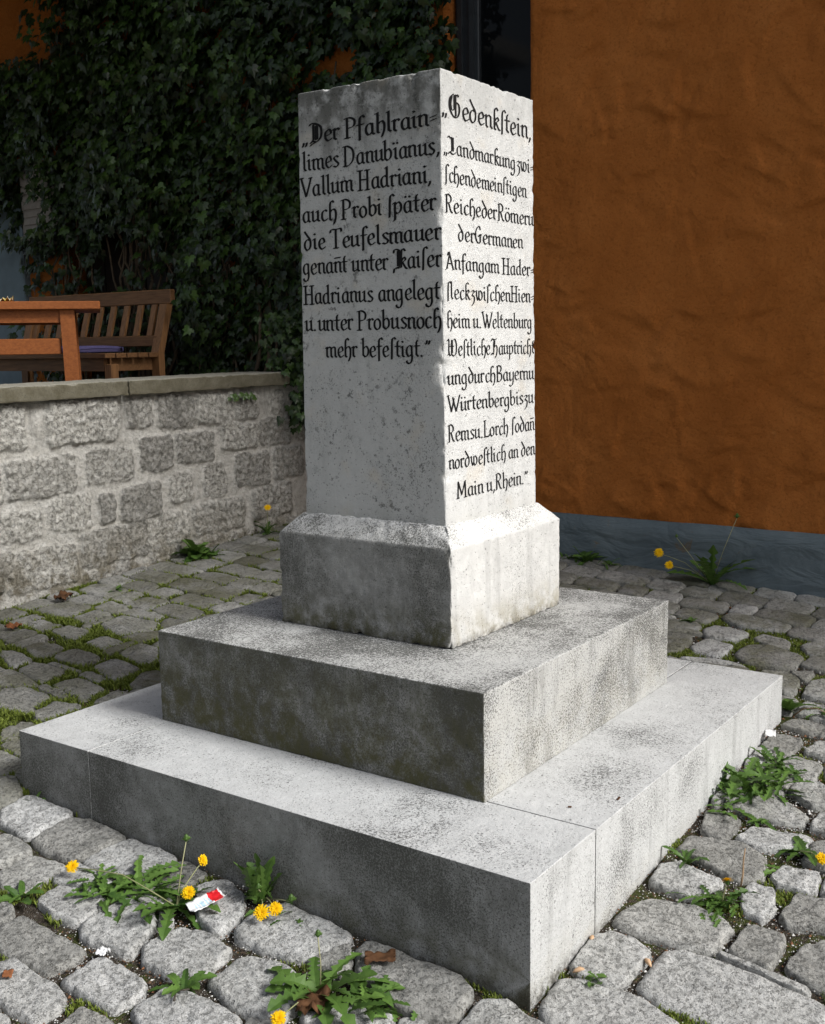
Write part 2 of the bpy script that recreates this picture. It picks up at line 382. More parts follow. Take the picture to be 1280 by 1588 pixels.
def leafmat(name, c0, c1, rough=.5, spec=.35, trans=.25, back=None):
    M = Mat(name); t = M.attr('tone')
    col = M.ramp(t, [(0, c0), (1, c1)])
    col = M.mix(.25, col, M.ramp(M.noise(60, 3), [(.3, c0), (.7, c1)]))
    M.done(col, rough, spec=spec)
    if trans:
        tr = M.t.nodes.new('ShaderNodeBsdfTranslucent'); M.lk(col, tr.inputs['Color'])
        mx = M.t.nodes.new('ShaderNodeMixShader'); mx.inputs[0].default_value = trans
        out = M.t.nodes['Material Output']
        M.t.links.new(M.b.outputs[0], mx.inputs[1]); M.t.links.new(tr.outputs[0], mx.inputs[2])
        M.t.links.new(mx.outputs[0], out.inputs[0])
    return M.m
STONES = \
[[(0.008,2.071),(0.031,2.022),(-0.012,1.917),(-0.057,1.881),(-0.118,1.892),(-0.127,1.957),(-0.056,2.060)],
[(-0.130,1.876),(-0.017,1.879),(-0.010,1.653),(-0.194,1.651),(-0.181,1.802)],
[(-0.190,1.645),(-0.038,1.654),(0.016,1.545),(-0.015,1.407),(-0.183,1.426),(-0.209,1.549)],
[(-0.256,1.795),(-0.202,1.688),(-0.225,1.574),(-0.331,1.590),(-0.335,1.691)],
[(-0.363,1.568),(-0.238,1.557),(-0.216,1.417),(-0.336,1.415),(-0.389,1.409),(-0.393,1.502)],
[(-0.183,1.414),(-0.024,1.396),(0.025,1.322),(0.011,1.171),(-0.137,1.184),(-0.195,1.293)],
[(-0.377,1.370),(-0.293,1.352),(-0.252,1.225),(-0.287,1.173),(-0.387,1.162),(-0.409,1.255)],
[(-0.387,1.162),(-0.242,1.146),(-0.228,1.044),(-0.282,0.986),(-0.398,0.938),(-0.420,0.988),(-0.425,1.105)],
[(-0.229,1.025),(-0.230,0.967),(-0.260,0.944),(-0.276,0.978)],
[(-0.368,0.946),(-0.257,0.929),(-0.225,0.862),(-0.240,0.738),(-0.363,0.731),(-0.407,0.796),(-0.405,0.895)],
[(-0.086,1.041),(-0.000,1.001),(-0.037,0.882),(-0.120,0.822),(-0.218,0.815),(-0.201,0.904)],
[(-0.178,0.793),(-0.057,0.809),(0.010,0.728),(0.005,0.596),(-0.007,0.537),(-0.040,0.512),(-0.185,0.568),(-0.205,0.758)],
[(-0.500,1.351),(-0.446,1.320),(-0.448,1.066),(-0.471,1.047),(-0.566,1.059),(-0.576,1.133),(-0.579,1.280)],
[(-0.574,1.012),(-0.444,1.006),(-0.450,0.827),(-0.478,0.805),(-0.565,0.809),(-0.576,0.856)],
[(-0.602,1.207),(-0.575,1.184),(-0.590,0.955),(-0.619,0.936),(-0.701,0.928),(-0.700,0.965),(-0.708,1.114),(-0.652,1.195)],
[(-0.370,0.708),(-0.229,0.694),(-0.210,0.587),(-0.230,0.483),(-0.271,0.449),(-0.374,0.466),(-0.398,0.575)],
[(-0.549,0.785),(-0.439,0.779),(-0.415,0.663),(-0.422,0.536),(-0.488,0.504),(-0.587,0.651)],
[(-0.688,0.873),(-0.602,0.895),(-0.593,0.776),(-0.671,0.734),(-0.733,0.799)],
[(-0.471,1.491),(-0.430,1.450),(-0.436,1.376),(-0.468,1.343),(-0.521,1.363)],
[(-0.768,1.065),(-0.728,1.028),(-0.728,0.991),(-0.755,0.944),(-0.803,0.958)],
[(-0.063,0.482),(-0.014,0.478),(0.016,0.330),(0.003,0.202),(-0.044,0.133),(-0.145,0.121),(-0.189,0.229),(-0.146,0.407)],
[(-0.164,0.108),(-0.059,0.110),(-0.016,0.053),(-0.031,-0.019),(-0.060,-0.101),(-0.194,-0.109),(-0.247,-0.005)],
[(-0.314,0.444),(-0.229,0.378),(-0.217,0.243),(-0.285,0.206),(-0.359,0.262),(-0.383,0.378)],
[(0.021,-0.015),(0.129,-0.008),(0.161,-0.055),(0.160,-0.117),(0.174,-0.214),(0.143,-0.319),(0.097,-0.353),(-0.006,-0.292),(-0.074,-0.125),(-0.012,-0.039)],
[(0.185,-0.011),(0.289,0.002),(0.375,-0.029),(0.367,-0.149),(0.332,-0.164),(0.186,-0.148),(0.168,-0.114),(0.170,-0.037)],
[(0.209,-0.174),(0.359,-0.171),(0.411,-0.206),(0.416,-0.356),(0.393,-0.478),(0.387,-0.604),(0.269,-0.609),(0.188,-0.488),(0.177,-0.248)],
[(0.413,-0.021),(0.483,-0.013),(0.576,-0.054),(0.615,-0.172),(0.599,-0.262),(0.562,-0.299),(0.438,-0.288),(0.413,-0.200),(0.401,-0.077)],
[(0.636,-0.021),(0.747,-0.016),(0.783,-0.059),(0.766,-0.196),(0.672,-0.177),(0.626,-0.148)],
[(0.853,-0.016),(0.943,-0.032),(0.981,-0.162),(0.955,-0.261),(0.843,-0.289),(0.788,-0.228),(0.825,-0.133)],
[(0.750,-0.254),(0.808,-0.268),(0.815,-0.331),(0.704,-0.362),(0.638,-0.349),(0.654,-0.287)],
[(0.479,-0.316),(0.603,-0.323),(0.607,-0.419),(0.568,-0.431),(0.448,-0.427),(0.452,-0.344)],
[(0.686,-0.374),(0.810,-0.383),(0.843,-0.493),(0.710,-0.538),(0.650,-0.412)],
[(0.468,-0.449),(0.591,-0.465),(0.656,-0.511),(0.633,-0.580),(0.438,-0.591)],
[(0.984,-0.045),(1.100,-0.017),(1.130,-0.036),(1.122,-0.128),(1.032,-0.130),(0.967,-0.117)],
[(1.003,-0.147),(1.097,-0.165),(1.141,-0.342),(1.067,-0.349),(1.038,-0.282),(0.987,-0.230)],
[(0.862,-0.297),(0.932,-0.315),(0.945,-0.422),(0.841,-0.431),(0.819,-0.336)],
[(1.194,-0.051),(1.282,-0.074),(1.333,-0.178),(1.266,-0.293),(1.194,-0.299),(1.152,-0.147)],
[(1.181,-0.317),(1.282,-0.317),(1.337,-0.373),(1.207,-0.406)],
[(1.386,-0.192),(1.453,-0.193),(1.509,-0.278),(1.346,-0.341),(1.322,-0.288)],
[(1.695,-0.151),(1.798,-0.167),(1.832,-0.219),(1.691,-0.256)],
[(1.877,-0.016),(1.952,-0.053),(1.957,-0.164),(1.887,-0.182),(1.856,-0.110)],
[(2.819,0.783),(2.965,0.799),(2.944,0.589),(2.839,0.602),(2.794,0.627)],
[(2.895,0.582),(2.995,0.566),(2.994,0.264),(2.874,0.266),(2.834,0.459)],
[(2.729,0.810),(2.823,0.721),(2.780,0.622),(2.706,0.604),(2.606,0.759)],
[(2.711,0.596),(2.798,0.567),(2.777,0.391),(2.639,0.412),(2.628,0.545)],
[(2.472,0.564),(2.609,0.538),(2.595,0.397),(2.436,0.407),(2.413,0.522)],
[(2.473,0.373),(2.634,0.353),(2.668,0.251),(2.611,0.092),(2.442,0.119),(2.406,0.295)],
[(2.728,0.365),(2.808,0.342),(2.780,0.210),(2.662,0.184),(2.679,0.292)],
[(2.579,0.748),(2.626,0.614),(2.555,0.582),(2.407,0.578),(2.328,0.643)],
[(2.317,0.581),(2.353,0.480),(2.405,0.387),(2.374,0.248),(2.304,0.443)],
[(2.354,0.224),(2.409,0.109),(2.346,0.047),(2.232,0.023),(2.163,0.052),(2.334,0.108)],
[(2.197,0.000),(2.358,0.008),(2.453,-0.076),(2.213,-0.137)],
[(2.729,0.158),(2.825,0.130),(2.814,0.035),(2.672,-0.002),(2.651,0.099)],
[(0.369,2.643),(0.491,2.755),(0.560,2.650),(0.549,2.494),(0.395,2.442),(0.362,2.572)],
[(0.400,2.435),(0.527,2.444),(0.553,2.300),(0.370,2.325)],
[(0.232,2.387),(0.338,2.393),(0.350,2.318),(0.233,2.277),(0.183,2.318)],
[(0.620,2.602),(0.747,2.590),(0.728,2.370),(0.590,2.367)],
[(0.639,2.851),(0.750,2.874),(0.761,2.662),(0.609,2.641)],
[(0.848,2.625),(0.976,2.627),(0.956,2.411),(0.790,2.408)],
[(0.780,2.312),(0.934,2.386),(0.989,2.303),(0.826,2.155)],
[(0.601,2.309),(0.725,2.318),(0.753,2.266),(0.588,2.267)],
[(0.816,2.849),(0.950,2.876),(0.948,2.670),(0.826,2.659)],
[(0.829,3.063),(0.932,3.067),(0.938,2.894),(0.825,2.861),(0.785,2.921)],
[(1.010,2.651),(1.157,2.665),(1.162,2.549),(1.045,2.421),(0.982,2.468)],
[(1.017,2.880),(1.141,2.884),(1.132,2.731),(1.011,2.729)],
[(1.219,3.027),(1.372,3.024),(1.417,2.811),(1.331,2.734),(1.172,2.808)],
[(0.701,3.052),(0.762,3.139),(0.788,3.073),(0.759,2.886),(0.644,2.890)],
[(1.029,3.144),(1.135,3.127),(1.143,2.968),(1.014,2.941)],
[(1.172,3.476),(1.361,3.448),(1.384,3.244),(1.200,3.209)],
[(1.030,3.320),(1.115,3.310),(1.134,3.159),(1.001,3.158)],
[(1.207,3.199),(1.355,3.191),(1.363,3.081),(1.199,3.088)]]
random.seed(11); rng = np.random.default_rng(5)
MS, MP, MU, ML = m_shaft(), m_plinth(), m_upper(), m_lower()
MLET, MCOB, MSOIL, MRUB, MCOP = m_letter(), m_cobble(), m_soil(), m_rubble(), m_coping()
MSTU, MBASE = m_stucco(), m_base()

# ================================================================ the memorial
def axis_pts(a, b, res, edge, fine):
    d = [0, fine*.5, fine, fine*1.7, fine*2.6, fine*3.8, fine*5.2, edge]
    L = b-a; n = max(2, int((L-2*edge)/res))
    mid = np.linspace(a+edge, b-edge, n+1)
    return np.array([a+x for x in d[:-1]]+list(mid)+[b-x for x in d[:-1]][::-1])

def stone_box(x0, x1, y0, y1, z0, z1, res=.01, r0=.003, chip=.012, chip_at=(), warp=None, rough=.0007, thr=.30, edge=.03, seed=0.0):
    X, Y, Z = axis_pts(x0, x1, res, edge, .004), axis_pts(y0, y1, res, edge, .004), axis_pts(z0, z1, res, edge, .004)
    nx, ny, nz_ = len(X)-1, len(Y)-1, len(Z)-1
    idx = {}; v = []; f = []
    lo = Vector((x0, y0, z0)); hi = Vector((x1, y1, z1)); so_ = Vector((seed, seed*1.7, seed*.6))
    def vid(i, j, k):
        key = (i, j, k)
        if key in idx: return idx[key]
        p = Vector((X[i], Y[j], Z[k])); q = p+so_
        ch = .75*noise.noise(q*16)+.55*noise.noise(q*33); c2 = noise.noise(q*55+Vector((9, 1, 4)))
        r = r0*(1+.6*c2) + chip*max(0, ch-thr)*2.2*(.7+.8*c2) + .75*chip*max(0, c2-.28)
        for (cp, cr, ca) in chip_at:
            dd = (p-Vector(cp)).length
            if dd < cr: r = max(r, ca*(1-(dd/cr)**2)*(.8+.5*c2))
        r = max(.0012, min(r, edge*.95))
        near = [(min(p[a]-lo[a], hi[a]-p[a])) for a in range(3)]
        if sorted(near)[1] < r:
            inn = Vector(tuple(min(max(p[a], lo[a]+r), hi[a]-r) for a in range(3)))
            d = p-inn
            if d.length > 1e-9: p2 = inn+d.normalized()*r
            else: p2 = p
        else: p2 = p
        nn = Vector(tuple((-1 if p[a]-lo[a] < 1e-6 else 1 if hi[a]-p[a] < 1e-6 else 0) for a in range(3)))
        if nn.length: nn.normalize()
        p2 = p2 - nn*rough*(1+noise.noise(q*30)+.7*noise.noise(q*95))
        if warp: p2 = warp(p2)
        idx[key] = len(v); v.append(p2); return idx[key]
    def quad(a, b, c, d): f.append((a, b, c, d))
    for i in range(nx):
        for j in range(ny):
            quad(vid(i, j, nz_), vid(i+1, j, nz_), vid(i+1, j+1, nz_), vid(i, j+1, nz_))
    for k in range(nz_):
        for i in range(nx):
            quad(vid(i, 0, k), vid(i+1, 0, k), vid(i+1, 0, k+1), vid(i, 0, k+1))
            quad(vid(i+1, ny, k), vid(i, ny, k), vid(i, ny, k+1), vid(i+1, ny, k+1))
        for j in range(ny):
            quad(vid(0, j+1, k), vid(0, j, k), vid(0, j, k+1), vid(0, j+1, k+1))
            quad(vid(nx, j, k), vid(nx, j+1, k), vid(nx, j+1, k+1), vid(nx, j, k+1))
    return v, f

LX, LY, ZA = 1.9483, 1.9349, .2501
ZB = ZA+.3130; ZC = ZB+.3229
memorial = thing('memorial_stone', 'pale square limestone memorial pillar with black lettering on two stone steps', 'monument', (LX/2, LY/2, 0))
mb = MB(); g = .0016
for n_, (a0, a1, b0, b1) in enumerate([(0, .349-g, 0, 1.582-g), (0, 1.60-g, 1.582+g, LY), (1.60+g, LX, .354+g, LY), (.349+g, LX, 0, .354-g)]):
    vv, ff = stone_box(a0, a1, b0, b1, -.35, ZA, res=.022, r0=.0013, chip=.005, rough=.0004, thr=.34, edge=.025, seed=n_*3.1)
    mb.add(vv, ff)
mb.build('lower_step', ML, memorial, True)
MJ = plain('dark_joint_mortar', (.045, .043, .038), .95, .1)
for q in ((.002, .34, 1.582-.0014, 1.582+.0014), (.349-.0014, .349+.0014, .002, .34), (1.61, LX-.002, .354-.0014, .354+.0014)):
    jm = MB(); jm.box(*q, -.2, ZA-.002); jm.build('joint_mortar', MJ, memorial)
bx, by = .3347, .3284
vv, ff = stone_box(bx, bx+1.2979, by, by+1.2839, ZA-.002, ZB, res=.018, r0=.005, chip=.008, rough=.0008, thr=.30, edge=.028, seed=20)
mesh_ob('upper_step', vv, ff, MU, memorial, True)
cx0, cy0, cx1, cy1 = .6457, .6333, .6457+.7174, .6333+.7021
sx0, sy0, sx1, sy1 = .7148, .6956, .7148+.5827, .6956+.5720
ZS = .945
def warp_plinth(p):
    t = (p.z-(ZC-.006))/(ZS-ZC+.006)
    if t <= 0: return p
    t = min(1, t); t = t**1.12
    fx = (p.x-cx0)/(cx1-cx0); fy = (p.y-cy0)/(cy1-cy0)
    tx = sx0-.004+fx*(sx1-sx0+.008); ty = sy0-.004+fy*(sy1-sy0+.008)
    q = Vector((p.x+(tx-p.x)*t, p.y+(ty-p.y)*t, p.z))
    w = .0035*min(1, t*4)
    q.z += w*(noise.noise(p*30)+.5*noise.noise(p*62)) - .004
    q.x += w*.4*noise.noise(p*45+Vector((3, 3, 3)))
    return q
def plinth_shape():
    # one block: straight sides up to ZC, then a rough sloping shoulder up to the shaft
    return stone_box(cx0, cx1, cy0, cy1, ZB-.002, ZS, res=.0075, r0=.006, chip=.026,
                     rough=.0016, thr=.20, edge=.03, seed=40, warp=warp_plinth,
                     chip_at=[((cx0, cy0, ZB+.0), .09, .022), ((cx0+.09, cy0, ZB), .05, .016), ((cx0, cy0, ZC-.05), .06, .02)])
vv, ff = plinth_shape()
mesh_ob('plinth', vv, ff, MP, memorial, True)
ZT = 2.3071; TP = .0088
def taper(z): return TP*max(0, min(1, (z-.9378)/(ZT-.9378)))
def warp_shaft(p):
    t = taper(p.z); mx, my = (sx0+sx1)/2, (sy0+sy1)/2
    return Vector((mx+(p.x-mx)*(1-2*t/(sx1-sx0)), my+(p.y-my)*(1-2*t/(sy1-sy0)), p.z))
vv, ff = stone_box(sx0, sx1, sy0, sy1, ZS-.03, ZT, res=.0085, r0=.004, chip=.030, rough=.0007, thr=.18, edge=.05, seed=60, warp=warp_shaft,
                   chip_at=[((sx0, sy0, 1.425), .06, .060), ((sx0, sy0, 1.47), .05, .034), ((sx0, sy0, 1.885), .045, .036), ((sx0, sy0, 1.06), .09, .014),
                            ((sx0, sy0, 2.02), .03, .010), ((sx1, sy0, 1.62), .06, .013), ((sx1, sy0, 1.95), .05, .011)])
shaft = mesh_ob('shaft', vv, ff, MS, memorial, True)

# ---------------------------------------------------------------- lettering drawn with a broad pen
def S(*p): return ('s', p)
def L(*p): return ('l', p)
def stem(x, top=1.0, foot=True, head=True):
    p = []
    if head: p += [(x-.13, top-.13), (x, top)]
    else: p += [(x, top)]
    p += [(x, .14)]
    if foot: p += [(x+.13, .02)]
    else: p += [(x, 0)]
    return L(*p)
def dots(x0, x1, y=1.38): return [L((x0-.03, y+.05), (x0+.03, y-.05)), L((x1-.03, y+.05), (x1+.03, y-.05))]
def serif(x, y, w=.17): return L((x-w, y), (x+w, y))
bowl_a = [S((.50, .90), (.30, 1.0), (.10, .72), (.10, .26), (.27, .01), (.50, .24))]
G = {
 ' ': (.34, []),
 'a': (.72, bowl_a+[L((.50, .98), (.50, .14), (.63, .02))]),
 'b': (.72, [L((-.01, 1.66), (.12, 1.76), (.12, .2), (.30, .0)), S((.12, .72), (.36, 1.0), (.56, .74), (.53, .24), (.30, .0))]),
 'c': (.60, [S((.50, .86), (.36, 1.0), (.14, .76), (.13, .25), (.30, .0), (.53, .17))]),
 'd': (.74, bowl_a+[L((.39, 1.66), (.50, 1.76), (.50, .14), (.64, .02))]),
 '7': (.72, [S((.10, 1.74), (.30, 1.36), (.53, .92), (.53, .30), (.30, .0), (.11, .28), (.12, .72), (.32, 1.0), (.47, .92))]),
 'e': (.62, [S((.14, .46), (.48, .62), (.44, .93), (.30, 1.0), (.11, .74), (.11, .27), (.30, .0), (.54, .18))]),
 'f': (.50, [S((.50, 1.58), (.38, 1.75), (.22, 1.55), (.19, 1.1), (.19, .4), (.19, -.38)), L((.02, .95), (.44, .98))]),
 'g': (.72, bowl_a+[S((.50, .98), (.51, .3), (.52, -.25), (.36, -.62), (.12, -.56), (.08, -.38))]),
 'h': (.72, [L((-.01, 1.66), (.12, 1.76), (.12, .1), (.22, .0)), S((.12, .72), (.36, 1.0), (.55, .78), (.54, .2), (.40, -.34))]),
 '8': (.72, [S((.42, 1.60), (.30, 1.76), (.15, 1.55), (.12, 1.0), (.12, .1)), L((.12, .1), (.24, 0)), S((.12, .72), (.36, 1.0), (.56, .78), (.55, .1), (.40, -.36))]),
 'H': (.98, [L((.16, 1.72), (.16, 0)), L((.72, 1.72), (.72, 0)), L((.16, .92), (.72, .92)), serif(.16, 1.72), serif(.72, 1.72), serif(.16, 0), serif(.72, 0)]),
 'i': (.40, [stem(.14), L((.10, 1.44), (.18, 1.34))]),
 'k': (.66, [S((.44, 1.60), (.30, 1.76), (.15, 1.55), (.13, 1.0), (.13, .1)), L((.13, .1), (.24, 0)), S((.13, .60), (.36, 1.0), (.50, .80), (.20, .55)), L((.26, .55), (.50, .10), (.62, .02))]),
 'l': (.40, [L((.02, 1.66), (.14, 1.76), (.14, .16), (.28, .02))]),
 'm': (1.06, [stem(.12), S((.12, .74), (.30, 1.0), (.48, .92)), stem(.50, .92, True, False), S((.50, .74), (.68, 1.0), (.86, .92)), stem(.88, .92, True, False)]),
 'n': (.72, [stem(.12), S((.12, .74), (.32, 1.0), (.50, .92)), stem(.53, .92, True, False)]),
 'o': (.68, [S((.34, 1.0), (.12, .76), (.11, .26), (.33, .0), (.54, .26), (.54, .74), (.34, 1.0))]),
 'p': (.72, [L((-.02, .86), (.12, 1.0), (.12, -.52), (.02, -.62)), S((.12, .72), (.36, 1.0), (.56, .74), (.53, .24), (.30, .0), (.14, .16))]),
 'r': (.52, [stem(.13), S((.13, .74), (.28, .98), (.40, .98), (.46, .86))]),
 's': (.58, [S((.47, .86), (.31, 1.0), (.13, .82), (.26, .56), (.48, .30), (.34, .02), (.10, .10))]),
 '9': (.46, [S((.50, 1.60), (.36, 1.76), (.21, 1.55), (.18, 1.0), (.17, .3), (.15, -.22))]),
 't': (.50, [L((.26, 1.46), (.18, 1.30), (.18, .18), (.34, .02)), L((.0, .97), (.44, .97))]),
 'u': (.74, [stem(.12, 1.0, True), stem(.53, 1.0, True), L((.24, .02), (.5, .26))]),
 'w': (.98, [S((.02, .92), (.14, 1.0), (.16, .5), (.30, .0)), S((.44, 1.0), (.44, .4), (.30, .0)), S((.44, .3), (.60, .0), (.82, .30), (.80, .76), (.62, 1.04)), L((.30, .02), (.46, .14))]),
 'y': (.72, [stem(.12, 1.0, True), S((.53, 1.0), (.54, .3), (.48, -.3), (.24, -.62), (.05, -.48)), L((.24, .02), (.5, .26))]),
 'z': (.58, [S((.12, .86), (.32, 1.0), (.46, .82), (.22, .52), (.46, .30), (.42, -.25), (.18, -.6))]),
 'A': (.98, [L((.40, 1.72), (.80, .0)), L((.42, 1.60), (.12, .14)), L((.22, .62), (.60, .62)), S((.22, 1.45), (.30, 1.74), (.42, 1.72)), L((.0, .0), (.2, .14)), L((.78, 0), (.94, .1))]),
 'B': (.86, [L((.16, 1.72), (.16, 0)), S((.05, 1.66), (.3, 1.76), (.60, 1.56), (.52, 1.08), (.16, .94)), S((.16, .94), (.60, .82), (.68, .34), (.46, .02), (.06, .0))]),
 'D': (1.02, [L((.16, 1.72), (.16, 0)), S((.0, 1.70), (.35, 1.73), (.76, 1.35), (.78, .5), (.42, .03), (.0, .0))]),
 'G': (.92, [S((.62, 1.44), (.56, 1.70), (.36, 1.72), (.12, 1.2), (.12, .5), (.36, .02), (.62, .2)), L((.62, .86), (.62, .14), (.52, .02)), S((.44, .70), (.56, .92), (.78, .90))]),
 'L': (.76, [L((.16, 1.72), (.16, .0)), L((.03, 1.70), (.30, 1.74)), S((.05, .0), (.40, .03), (.66, .0), (.70, .2))]),
 'M': (1.18, [L((.14, 1.66), (.10, .0)), L((.14, 1.72), (.52, .30)), L((.52, .30), (.90, 1.72)), L((.90, 1.72), (.94, .0)), serif(.10, 0, .14), serif(.94, 0, .14)]),
 'P': (.82, [L((.16, 1.72), (.16, 0)), S((.0, 1.70), (.34, 1.76), (.66, 1.5), (.60, .98), (.20, .84)), serif(.16, 0)]),
 'R': (.88, [L((.16, 1.72), (.16, 0)), S((.04, 1.68), (.34, 1.76), (.60, 1.5), (.54, 1.04), (.18, .92)), L((.36, .92), (.58, .16), (.74, .02)), L((.03, .0), (.18, .06))]),
 'T': (.94, [L((.46, 1.70), (.46, 0)), S((.04, 1.44), (.12, 1.70), (.46, 1.70), (.84, 1.74), (.88, 1.5)), serif(.46, 0)]),
 'V': (.96, [L((.04, 1.70), (.42, .0)), S((.44, .0), (.70, 1.0), (.84, 1.62)), L((-.04, 1.70), (.22, 1.70)), L((.70, 1.66), (.92, 1.66))]),
 'W': (1.32, [L((.04, 1.70), (.38, .0)), L((.38, .0), (.66, 1.36)), L((.52, 1.5), (.86, .0)), S((.86, .0), (1.10, 1.0), (1.26, 1.72)), L((-.04, 1.70), (.16, 1.72))]),
 '1': (1.05, [S((.02, 1.60), (.14, 1.76), (.50, 1.66), (.82, 1.30), (.80, .45), (.46, .04), (.20, -.06), (.06, -.22)), L((.28, 1.62), (.28, .30), (.16, .12)), L((.46, 1.5), (.46, .28)), L((.55, 1.46), (.55, .3)), S((.06, .0), (.2, .16), (.46, .04))]),
 '2': (1.16, [S((.06, 1.46), (.10, 1.72), (.34, 1.74), (.52, 1.60)), L((.50, 1.64), (.50, .20), (.30, .06)), L((.38, 1.60), (.38, .3)), S((.98, 1.58), (.82, 1.76), (.68, 1.60), (.66, 1.0), (.66, .14)), S((.66, .66), (.88, 1.02), (1.0, .80), (.74, .58)), L((.76, .58), (1.0, .10), (1.12, .0)), S((.04, -.30), (.10, .02), (.3, .16), (.5, .1))]),
 '3': (1.10, [S((.42, 1.72), (.16, 1.36), (.12, .62), (.40, .04), (.72, .04), (.90, .50), (.86, 1.0), (.66, 1.14)), S((.30, 1.50), (.20, 1.0), (.26, .5)), L((.50, 1.66), (.50, .62), (.38, .5)), L((.60, 1.72), (.60, .1)), S((.60, 1.60), (.74, 1.76), (.84, 1.64))]),
 '4': (.96, [S((.0, 1.60), (.12, 1.74), (.32, 1.60), (.50, 1.64)), L((.44, 1.70), (.44, .40), (.26, .16)), L((.60, 1.66), (.60, .34)), S((.06, .0), (.20, .22), (.44, .06), (.66, .05), (.84, .24))]),
 '5': (1.40, [S((.02, 1.56), (.16, 1.74), (.24, 1.5), (.22, .5), (.36, .02)), L((.56, 1.66), (.56, .2), (.36, .02)), L((.66, 1.6), (.66, .3)), L((.36, 1.0), (.82, 1.0)), S((.78, 1.66), (1.0, 1.72), (1.16, 1.2), (1.14, .4), (.86, .0), (.58, .16)), L((.10, .1), (.24, .3))]),
 '6': (1.10, [S((.10, 1.52), (.20, 1.74), (.50, 1.64), (.84, 1.74)), L((.52, 1.64), (.42, 1.2), (.44, .3), (.22, .08)), S((.44, .72), (.76, 1.02), (.90, .60), (.82, .04), (.62, -.36)), S((.06, .0), (.2, .18), (.44, .06)), L((.58, 1.5), (.56, .9))]),
 '.': (.40, [L((.10, .10), (.17, .0))]),
 ',': (.32, [L((.14, .12), (.16, .02), (.06, -.26))]),
 '-': (.46, [L((.06, .66), (.36, .76)), L((.06, .38), (.36, .48))]),
 'Q': (.52, [L((.10, .10), (.12, .0), (.05, -.22)), L((.32, .10), (.34, .0), (.27, -.22))]),
 'Z': (.52, [L((.12, 1.40), (.14, 1.30), (.07, 1.10)), L((.34, 1.40), (.36, 1.30), (.29, 1.10))]),
}
def add_dots(ch, base, x0, x1): G[ch] = (G[base][0], G[base][1]+dots(x0, x1))
add_dots('ä', 'a', .16, .44); add_dots('ö', 'o', .18, .48); add_dots('ü', 'u', .16, .50)
G['ï'] = (.40, [stem(.14)]+dots(.02, .28))
G['ñ'] = (.72, G['n'][1]+[L((.08, 1.34), (.56, 1.38))])
def smooth_pts(p, closed=False):
    out = []
    for i in range(len(p)-1):
        p0 = p[max(i-1, 0)]; p1 = p[i]; p2 = p[i+1]; p3 = p[min(i+2, len(p)-1)]
        for s_ in range(5):
            t = s_/5.0
            out.append(tuple(.5*((2*p1[k])+(-p0[k]+p2[k])*t+(2*p0[k]-5*p1[k]+4*p2[k]-p3[k])*t*t+(-p0[k]+3*p1[k]-3*p2[k]+p3[k])*t**3) for k in (0, 1)))
    return out+[p[-1]]
def hull(pts):
    pts = sorted(set((round(a, 5), round(b, 5)) for a, b in pts))
    def half(ps):
        h = []
        for q in ps:
            while len(h) > 1 and (h[-1][0]-h[-2][0])*(q[1]-h[-2][1])-(h[-1][1]-h[-2][1])*(q[0]-h[-2][0]) <= 0: h.pop()
            h.append(q)
        return h
    a = half(pts); b = half(pts[::-1]); return a[:-1]+b[:-1]
def write_line(text, u0, u1, base, xh, to3d, pen=.168, ang=28, hgt=1.0):
    adv = sum(G[c][0] for c in text)
    sx = (u1-u0)/adv; v = []; f = []; u = u0; cnt = 0
    ca, sa = math.cos(R(ang)), math.sin(R(ang)); th = .055
    nib = [(ca*pen/2-sa*th/2, sa*pen/2+ca*th/2), (ca*pen/2+sa*th/2, sa*pen/2-ca*th/2), (-ca*pen/2+sa*th/2, -sa*pen/2-ca*th/2), (-ca*pen/2-sa*th/2, -sa*pen/2+ca*th/2)]
    for ch in text:
        w, strokes = G[ch]; jx, jy = random.uniform(-.03, .03), random.uniform(-.03, .03)
        for kind, pts in strokes:
            pts = smooth_pts(list(pts)) if kind == 's' else list(pts)
            for i in range(len(pts)-1):
                a, b = pts[i], pts[i+1]
                h = hull([(a[0]+n[0], a[1]+n[1]) for n in nib]+[(b[0]+n[0], b[1]+n[1]) for n in nib])
                cnt += 1; lift = .00045+.00003*(cnt % 9)
                ids = []
                for (px, py) in h:
                    ids.append(len(v)); v.append(to3d(u+(px+jx)*sx, base+(py+jy)*xh*hgt, lift))
                f.append(tuple(ids))
        u += w*sx
    return v, f
def on_left(u, z, d):
    t = taper(z); return (sx0+t-d, 2*0+u, z)
def on_right(u, z, d):
    t = taper(z); return (u, sy0+t-d, z)
left_lines = [("Q1er Pfahlrain-", 1.243, .716, 2.146, .0345), ("limes Danubïanus,", 1.243, .706, 2.062, .0345), ("Vallum Hadriani,", 1.252, .735, 1.982, .0345),
 ("auc8 Probi 9päter", 1.248, .720, 1.899, .0345), ("7ie Teufelsmauer", 1.246, .703, 1.811, .0345), ("genañt unter 2ai9er", 1.253, .703, 1.732, .0345),
 ("Hadrianus angelegt", 1.252, .708, 1.636, .0345), ("u.unter Probusnoc8", 1.249, .704, 1.549, .0345), ("me8r befe9tigt.Z", 1.163, .745, 1.462, .034)]
for tx, a, b, z, xh in left_lines:
    # the left face is read with y falling, so the pen runs along -y
    vv, ff = write_line(tx, -a, -b, z, xh, lambda u, zz, d: (sx0+taper(zz)-d, -u, zz))
    o = mesh_ob('inscription_line', vv, ff, MLET, shaft)
